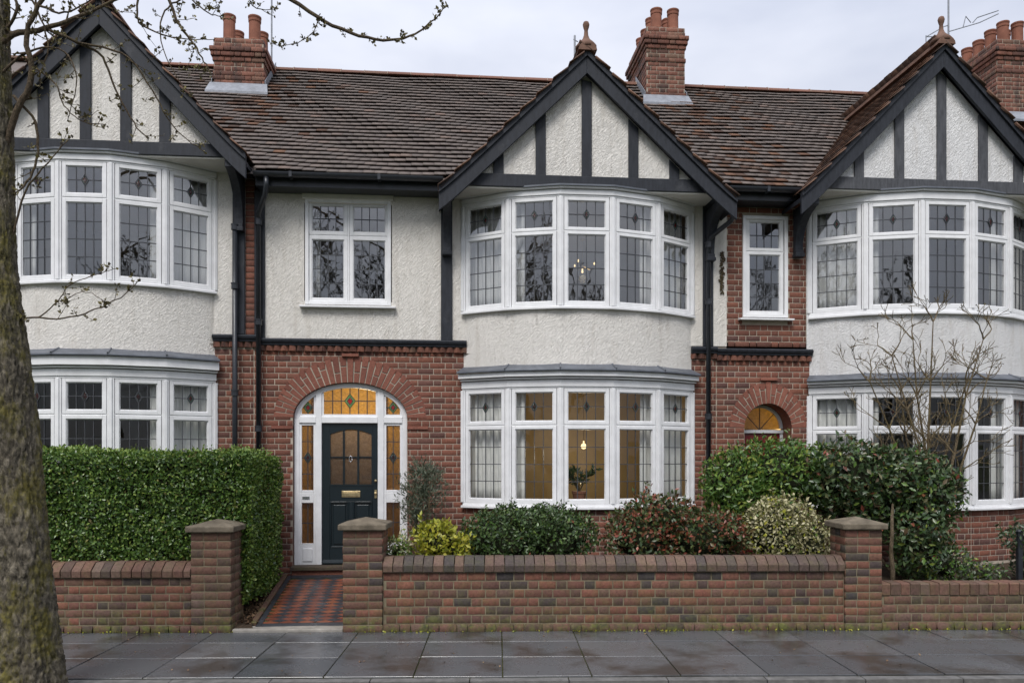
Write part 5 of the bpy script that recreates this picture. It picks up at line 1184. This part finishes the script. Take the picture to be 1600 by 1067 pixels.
# street tree
def street_tree():
    Y = -4.42; w = lambda px, py, y=Y: Vector((at(px, py, y)[0], y, at(px, py, y)[1]))
    e = empty('street_tree', (w(48, 1067).x, Y, -.1), 'leaning street tree with mossy bark and budding twigs at the pavement edge', 'tree')
    prof = [(50, 1100, .30), (47, 1067, .262), (42, 1000, .232), (36, 900, .212), (29, 800, .2), (21, 700, .188), (12, 600, .18), (1, 500, .166), (-6, 420, .15), (-5, 340, .135), (-6, 260, .128), (-8, 180, .122), (-9, 90, .116), (-10, 0, .11), (-16, -120, .1), (-40, -260, .06), (-30, -400, .04)]
    # dense bark surface with real ridges
    K = 400; nT = 110; V = []; F = []; from mathutils import noise as NO
    zs = [i / (K - 1) * (len(prof) - 1) for i in range(K)]
    for i, s in enumerate(zs):
        a = min(int(s), len(prof) - 2); f = s - a; p = w(prof[a][0], prof[a][1]).lerp(w(prof[a + 1][0], prof[a + 1][1]), f); r = prof[a][2] * (1 - f) + prof[a + 1][2] * f
        for j in range(nT):
            t = 2 * math.pi * j / nT; z = p.z
            q = Vector((math.cos(t) * 1.5, math.sin(t) * 1.5, z)); wq = NO.noise(q * 2.2) * .5
            f1 = NO.noise(Vector((q.x * 5.5 + wq, q.y * 5.5 - wq, z * 7.0))); f2 = NO.noise(Vector((q.x * 12, q.y * 12 + wq * 3, z * 20))); f3 = NO.noise(Vector((q.x * 1.3, q.y * 1.3, z * 1.1)))
            rid = (.07 * f3 + .15 * (min(abs(f1) * 2.6, .8) - .4) + .085 * (min(abs(f2) * 2.4, .8) - .4))
            V.append((p.x + r * (1 + rid) * math.cos(t), p.y + r * (1 + rid) * math.sin(t), z))
    for i in range(K - 1):
        for j in range(nT): F.append((i * nT + j, i * nT + (j + 1) % nT, (i + 1) * nT + (j + 1) % nT, (i + 1) * nT + j))
    MB().add(V, F).build('trunk', 'bark', e, smooth=True)
    rg2 = random.Random(8); br = MB(); tw = []; 
    def limb(pts, r0, r1, n=7, twigs=6, tl=.22, y=Y):
        P = [w(px, py, y + dy) for px, py, dy in pts]
        # smooth subdivision
        Q = []
        for i in range(len(P) - 1):
            p0, p1, p2, p3 = P[max(i - 1, 0)], P[i], P[i + 1], P[min(i + 2, len(P) - 1)]
            for k in range(5):
                t = k / 5; Q.append(.5 * ((2 * p1) + (p2 - p0) * t + (2 * p0 - 5 * p1 + 4 * p2 - p3) * t * t + (3 * p1 - p0 - 3 * p2 + p3) * t ** 3) + Vector((rg2.gauss(0, .004), rg2.gauss(0, .004), rg2.gauss(0, .004))))
        Q.append(P[-1]); m = len(Q); br.tube(Q, [r0 + (r1 - r0) * i / (m - 1) for i in range(m)], n, True)
        for k in range(twigs):
            i = int((.12 + .85 * (k + rg2.random()) / twigs) * (m - 1)); d = (Q[min(i + 1, m - 1)] - Q[max(i - 1, 0)]).normalized(); q = Vector((rg2.gauss(0, 1), rg2.gauss(0, .5), rg2.gauss(0, 1) + .2)); q = (q - d * q.dot(d) * .6).normalized(); ln = tl * rg2.uniform(.35, 1.1)
            a = Q[i]; b = a + q * ln * .5 + d * ln * .25; c = b + (q + d * .6 + Vector((0, 0, .3))).normalized() * ln * .5; br.tube([a, b, c], [max(.0028, r1 * .9), .0026, .0018], 4, False)
            tw.extend([(b, q), (c, q)])
            if rg2.random() < .55: tw.append((a.lerp(b, .6), q))
        tw.append((Q[-1], Vector((0, 0, 1))))
    limb([(-14, 300, 0), (20, 190, -.05), (50, 120, -.1), (40, 60, -.15), (60, 10, -.2), (90, -40, -.2)], .03, .014, 9, 7, .3)
    limb([(-18, 90, 0), (20, 55, -.05), (70, 45, .05), (130, 22, .1), (200, -10, .15)], .03, .01, 8, 9, .3)
    limb([(70, 45, .05), (120, 66, .1), (160, 90, .15), (185, 150, .2), (215, 200, .2), (232, 218, .2)], .014, .004, 6, 10, .16)
    limb([(120, 66, .1), (190, 84, .12), (225, 120, .15), (255, 175, .2), (285, 212, .2), (320, 238, .2)], .01, .003, 6, 11, .15)
    limb([(20, 150, -.05), (55, 190, 0), (58, 250, 0), (38, 290, 0), (20, 305, 0)], .014, .006, 6, 7, .2)
    limb([(-10, 420, 0), (12, 395, 0), (40, 300, -.05), (75, 255, -.1), (110, 215, -.1)], .013, .003, 6, 9, .18)
    limb([(10, 510, 0), (40, 497, .0), (100, 497, 0), (150, 483, 0), (195, 460, 0), (215, 440, 0)], .009, .003, 6, 9, .13)
    limb([(60, 497, 0), (90, 470, 0), (110, 445, 0), (150, 430, 0), (180, 420, 0)], .006, .0025, 5, 7, .12)
    limb([(100, 470, 0), (135, 455, 0), (168, 476, 0)], .004, .0025, 5, 3, .1)
    # boughs arching over from above the picture
    limb([(-34, -120, 0), (150, -190, .2), (330, -90, .3), (450, -4, .4), (520, 40, .4), (585, 62, .4), (640, 58, .4), (680, 30, .4), (698, 8, .4)], .03, .003, 8, 30, .09)
    limb([(150, -190, .2), (240, -60, .3), (275, 30, .3), (300, 65, .3), (318, 95, .3), (330, 118, .3)], .02, .003, 7, 14, .2)
    limb([(230, -80, .3), (215, 10, .3), (222, 40, .3), (280, 60, .3), (335, 62, .3)], .012, .003, 6, 12, .16)
    limb([(500, 22, .4), (492, 45, .4), (470, 65, .4), (440, 72, .4), (424, 68, .4)], .005, .002, 5, 8, .07)
    limb([(360, -60, .3), (300, -10, .3), (262, 12, .3), (250, 55, .3), (270, 110, .3), (300, 150, .3)], .01, .003, 6, 12, .18)
    limb([(60, 10, -.2), (100, 20, -.2), (135, 5, -.2), (170, -15, -.2)], .01, .004, 6, 9, .2)
    limb([(0, 60, 0), (25, 20, -.1), (20, -20, -.1), (45, -50, -.1)], .016, .008, 6, 8, .24)
    limb([(45, 100, -.1), (85, 130, -.1), (100, 165, -.1), (130, 190, -.1), (165, 195, -.1)], .008, .003, 6, 10, .16)
    limb([(240, -60, .3), (290, -10, .3), (325, 20, .3), (350, 25, .3)], .01, .003, 6, 10, .16)
    limb([(380, -40, .3), (395, 10, .3), (425, 15, .3)], .007, .003, 6, 7, .1)
    limb([(-30, -60, 0), (30, -20, -.1), (60, 20, -.1), (75, 75, -.1), (60, 120, -.1)], .014, .004, 6, 12, .2)
    limb([(-20, 140, 0), (30, 90, -.1), (90, 75, -.15), (120, 120, -.15), (105, 190, -.1)], .012, .003, 6, 12, .18)
    br.build('branches', 'twig', e, smooth=True)
    T = []; Nn = []
    for p, q in tw:
        for k in range(rg2.choice((2, 3, 4, 5))): T.append(tuple(p + Vector((rg2.gauss(0, .006), rg2.gauss(0, .006), rg2.gauss(0, .006))))); Nn.append((rg2.gauss(0, 1), rg2.gauss(0, 1), rg2.gauss(0, 1)))
    put('buds', leaf_mesh('buds', np.array(T), nrm(np.array(Nn)), .034, .7, 'bud'), e, kind='stuff')
street_tree()
# leaf litter beside the path
n = 420; P = np.stack([RNG.uniform(-2.42, -2.2, n) + RNG.normal(0, .03, n), RNG.uniform(-2.05, -.4, n), np.zeros(n)], 1); P[:, 2] = .06 + .115 * (P[:, 1] + 2.1)
lit = tag(put('leaf_litter', leaf_mesh('leaf_litter', P, np.tile([0., 0, 1], (n, 1)), .045, .6, 'lf_litter', 0, .5)), 'brown fallen leaves between hedge and tiled path', 'leaves', kind='stuff')
n = 520; sv = RNG.uniform(-4, 9.5, n); sv = sv[(sv < .35) | (sv > 1.62)]; n = len(sv); dv = -.012 - np.abs(RNG.normal(0, .03, n)); P = np.array([tuple(wl(a, b, .004)) for a, b in zip(sv, dv)])
tag(put('moss_tufts', leaf_mesh('moss_tufts', P, np.tile([0., -.3, 1], (n, 1)), .03, .6, 'lf_gold', .4, .7)), 'tiny yellow-green weeds along the foot of the garden walls', 'weeds', kind='stuff')
n = 130; P = np.array([tuple(wl(a, b, .008)) for a, b in zip(RNG.uniform(-4, 9.5, n), RNG.uniform(-1.8, -.05, n))])
tag(put('fallen_leaves', leaf_mesh('fallen_leaves', P, np.tile([0., 0, 1], (n, 1)), .028, .6, 'lf_litter', 0, .25)), 'scattered small fallen leaves on the wet pavement', 'leaves', kind='stuff')
# plant on the sill of the lit room
def houseplant():
    x, y = ax(905, .0), .0; z0 = 1.3; e = empty('houseplant', (x, y, z0), 'dark leafy pot plant standing inside the lit lower bay', 'plant')
    MB().lathe([(.07, 0), (.1, .16), (.11, .17), (.11, .2), (.09, .2)], (x, y, z0), 14).build('pot', 'terracotta', e); P = []; Nn = []; s = MB()
    for k in range(16):
        t = RNG.uniform(0, 6.28); ln = RNG.uniform(.2, .42); tip = Vector((x + ln * .75 * math.cos(t), y + ln * .4 * math.sin(t), z0 + .25 + ln * .7)); m = Vector((x, y, z0 + .2)).lerp(tip, .6) + Vector((0, 0, .08)); s.tube([(x, y, z0 + .18), m, tip], [.006, .005, .003], 4)
        for j in range(9): P.append(tuple(m.lerp(tip, j / 8) if j > 2 else Vector((x, y, z0 + .2)).lerp(m, .5 + j * .2))); Nn.append((math.cos(t), math.sin(t), .6))
    s.build('stem', 'twig', e); put('foliage', leaf_mesh('foliage', np.array(P), np.array(Nn, float), .12, .35, 'lf_box'), e, kind='stuff')
houseplant()
# aerials
def aerial(px, py0, py1, Y, label, arms=()):
    x, zt = at(px, py0, Y); zb = az(px, py1, Y); e = empty('tv_aerial', (x, Y, zb), label, 'aerial', 'roof aerials'); MB().tube([(x, Y, zb), (x, Y, zt)], .016, 6).build('mast', 'flash', e)
    for pts in arms: MB().tube([(at(a, b, Y)[0], Y, at(a, b, Y)[1]) for a, b in pts], .009, 5).build('boom', 'flash', e)
aerial(424.5, -30, 120, 2.9, 'thin aerial mast beside the chimney over the tree-side gable')
aerial(1482, -20, 95, 1.5, 'aerial with long slanting booms behind the whiter gable finial', [[(1447, 58), (1475, 42), (1482, 40)], [(1482, 50), (1530, 36), (1560, 22)], [(1520, 36), (1527, 28), (1560, 17)], [(1447, 58), (1475, 58)], [(1447, 56), (1447, 78)], [(1505, 42), (1509, 26), (1517, 36)]])
aerial(898, 56, 130, 1.2, 'short dark aerial stub peeping over the middle gable', [[(896, 62), (903, 66)]])
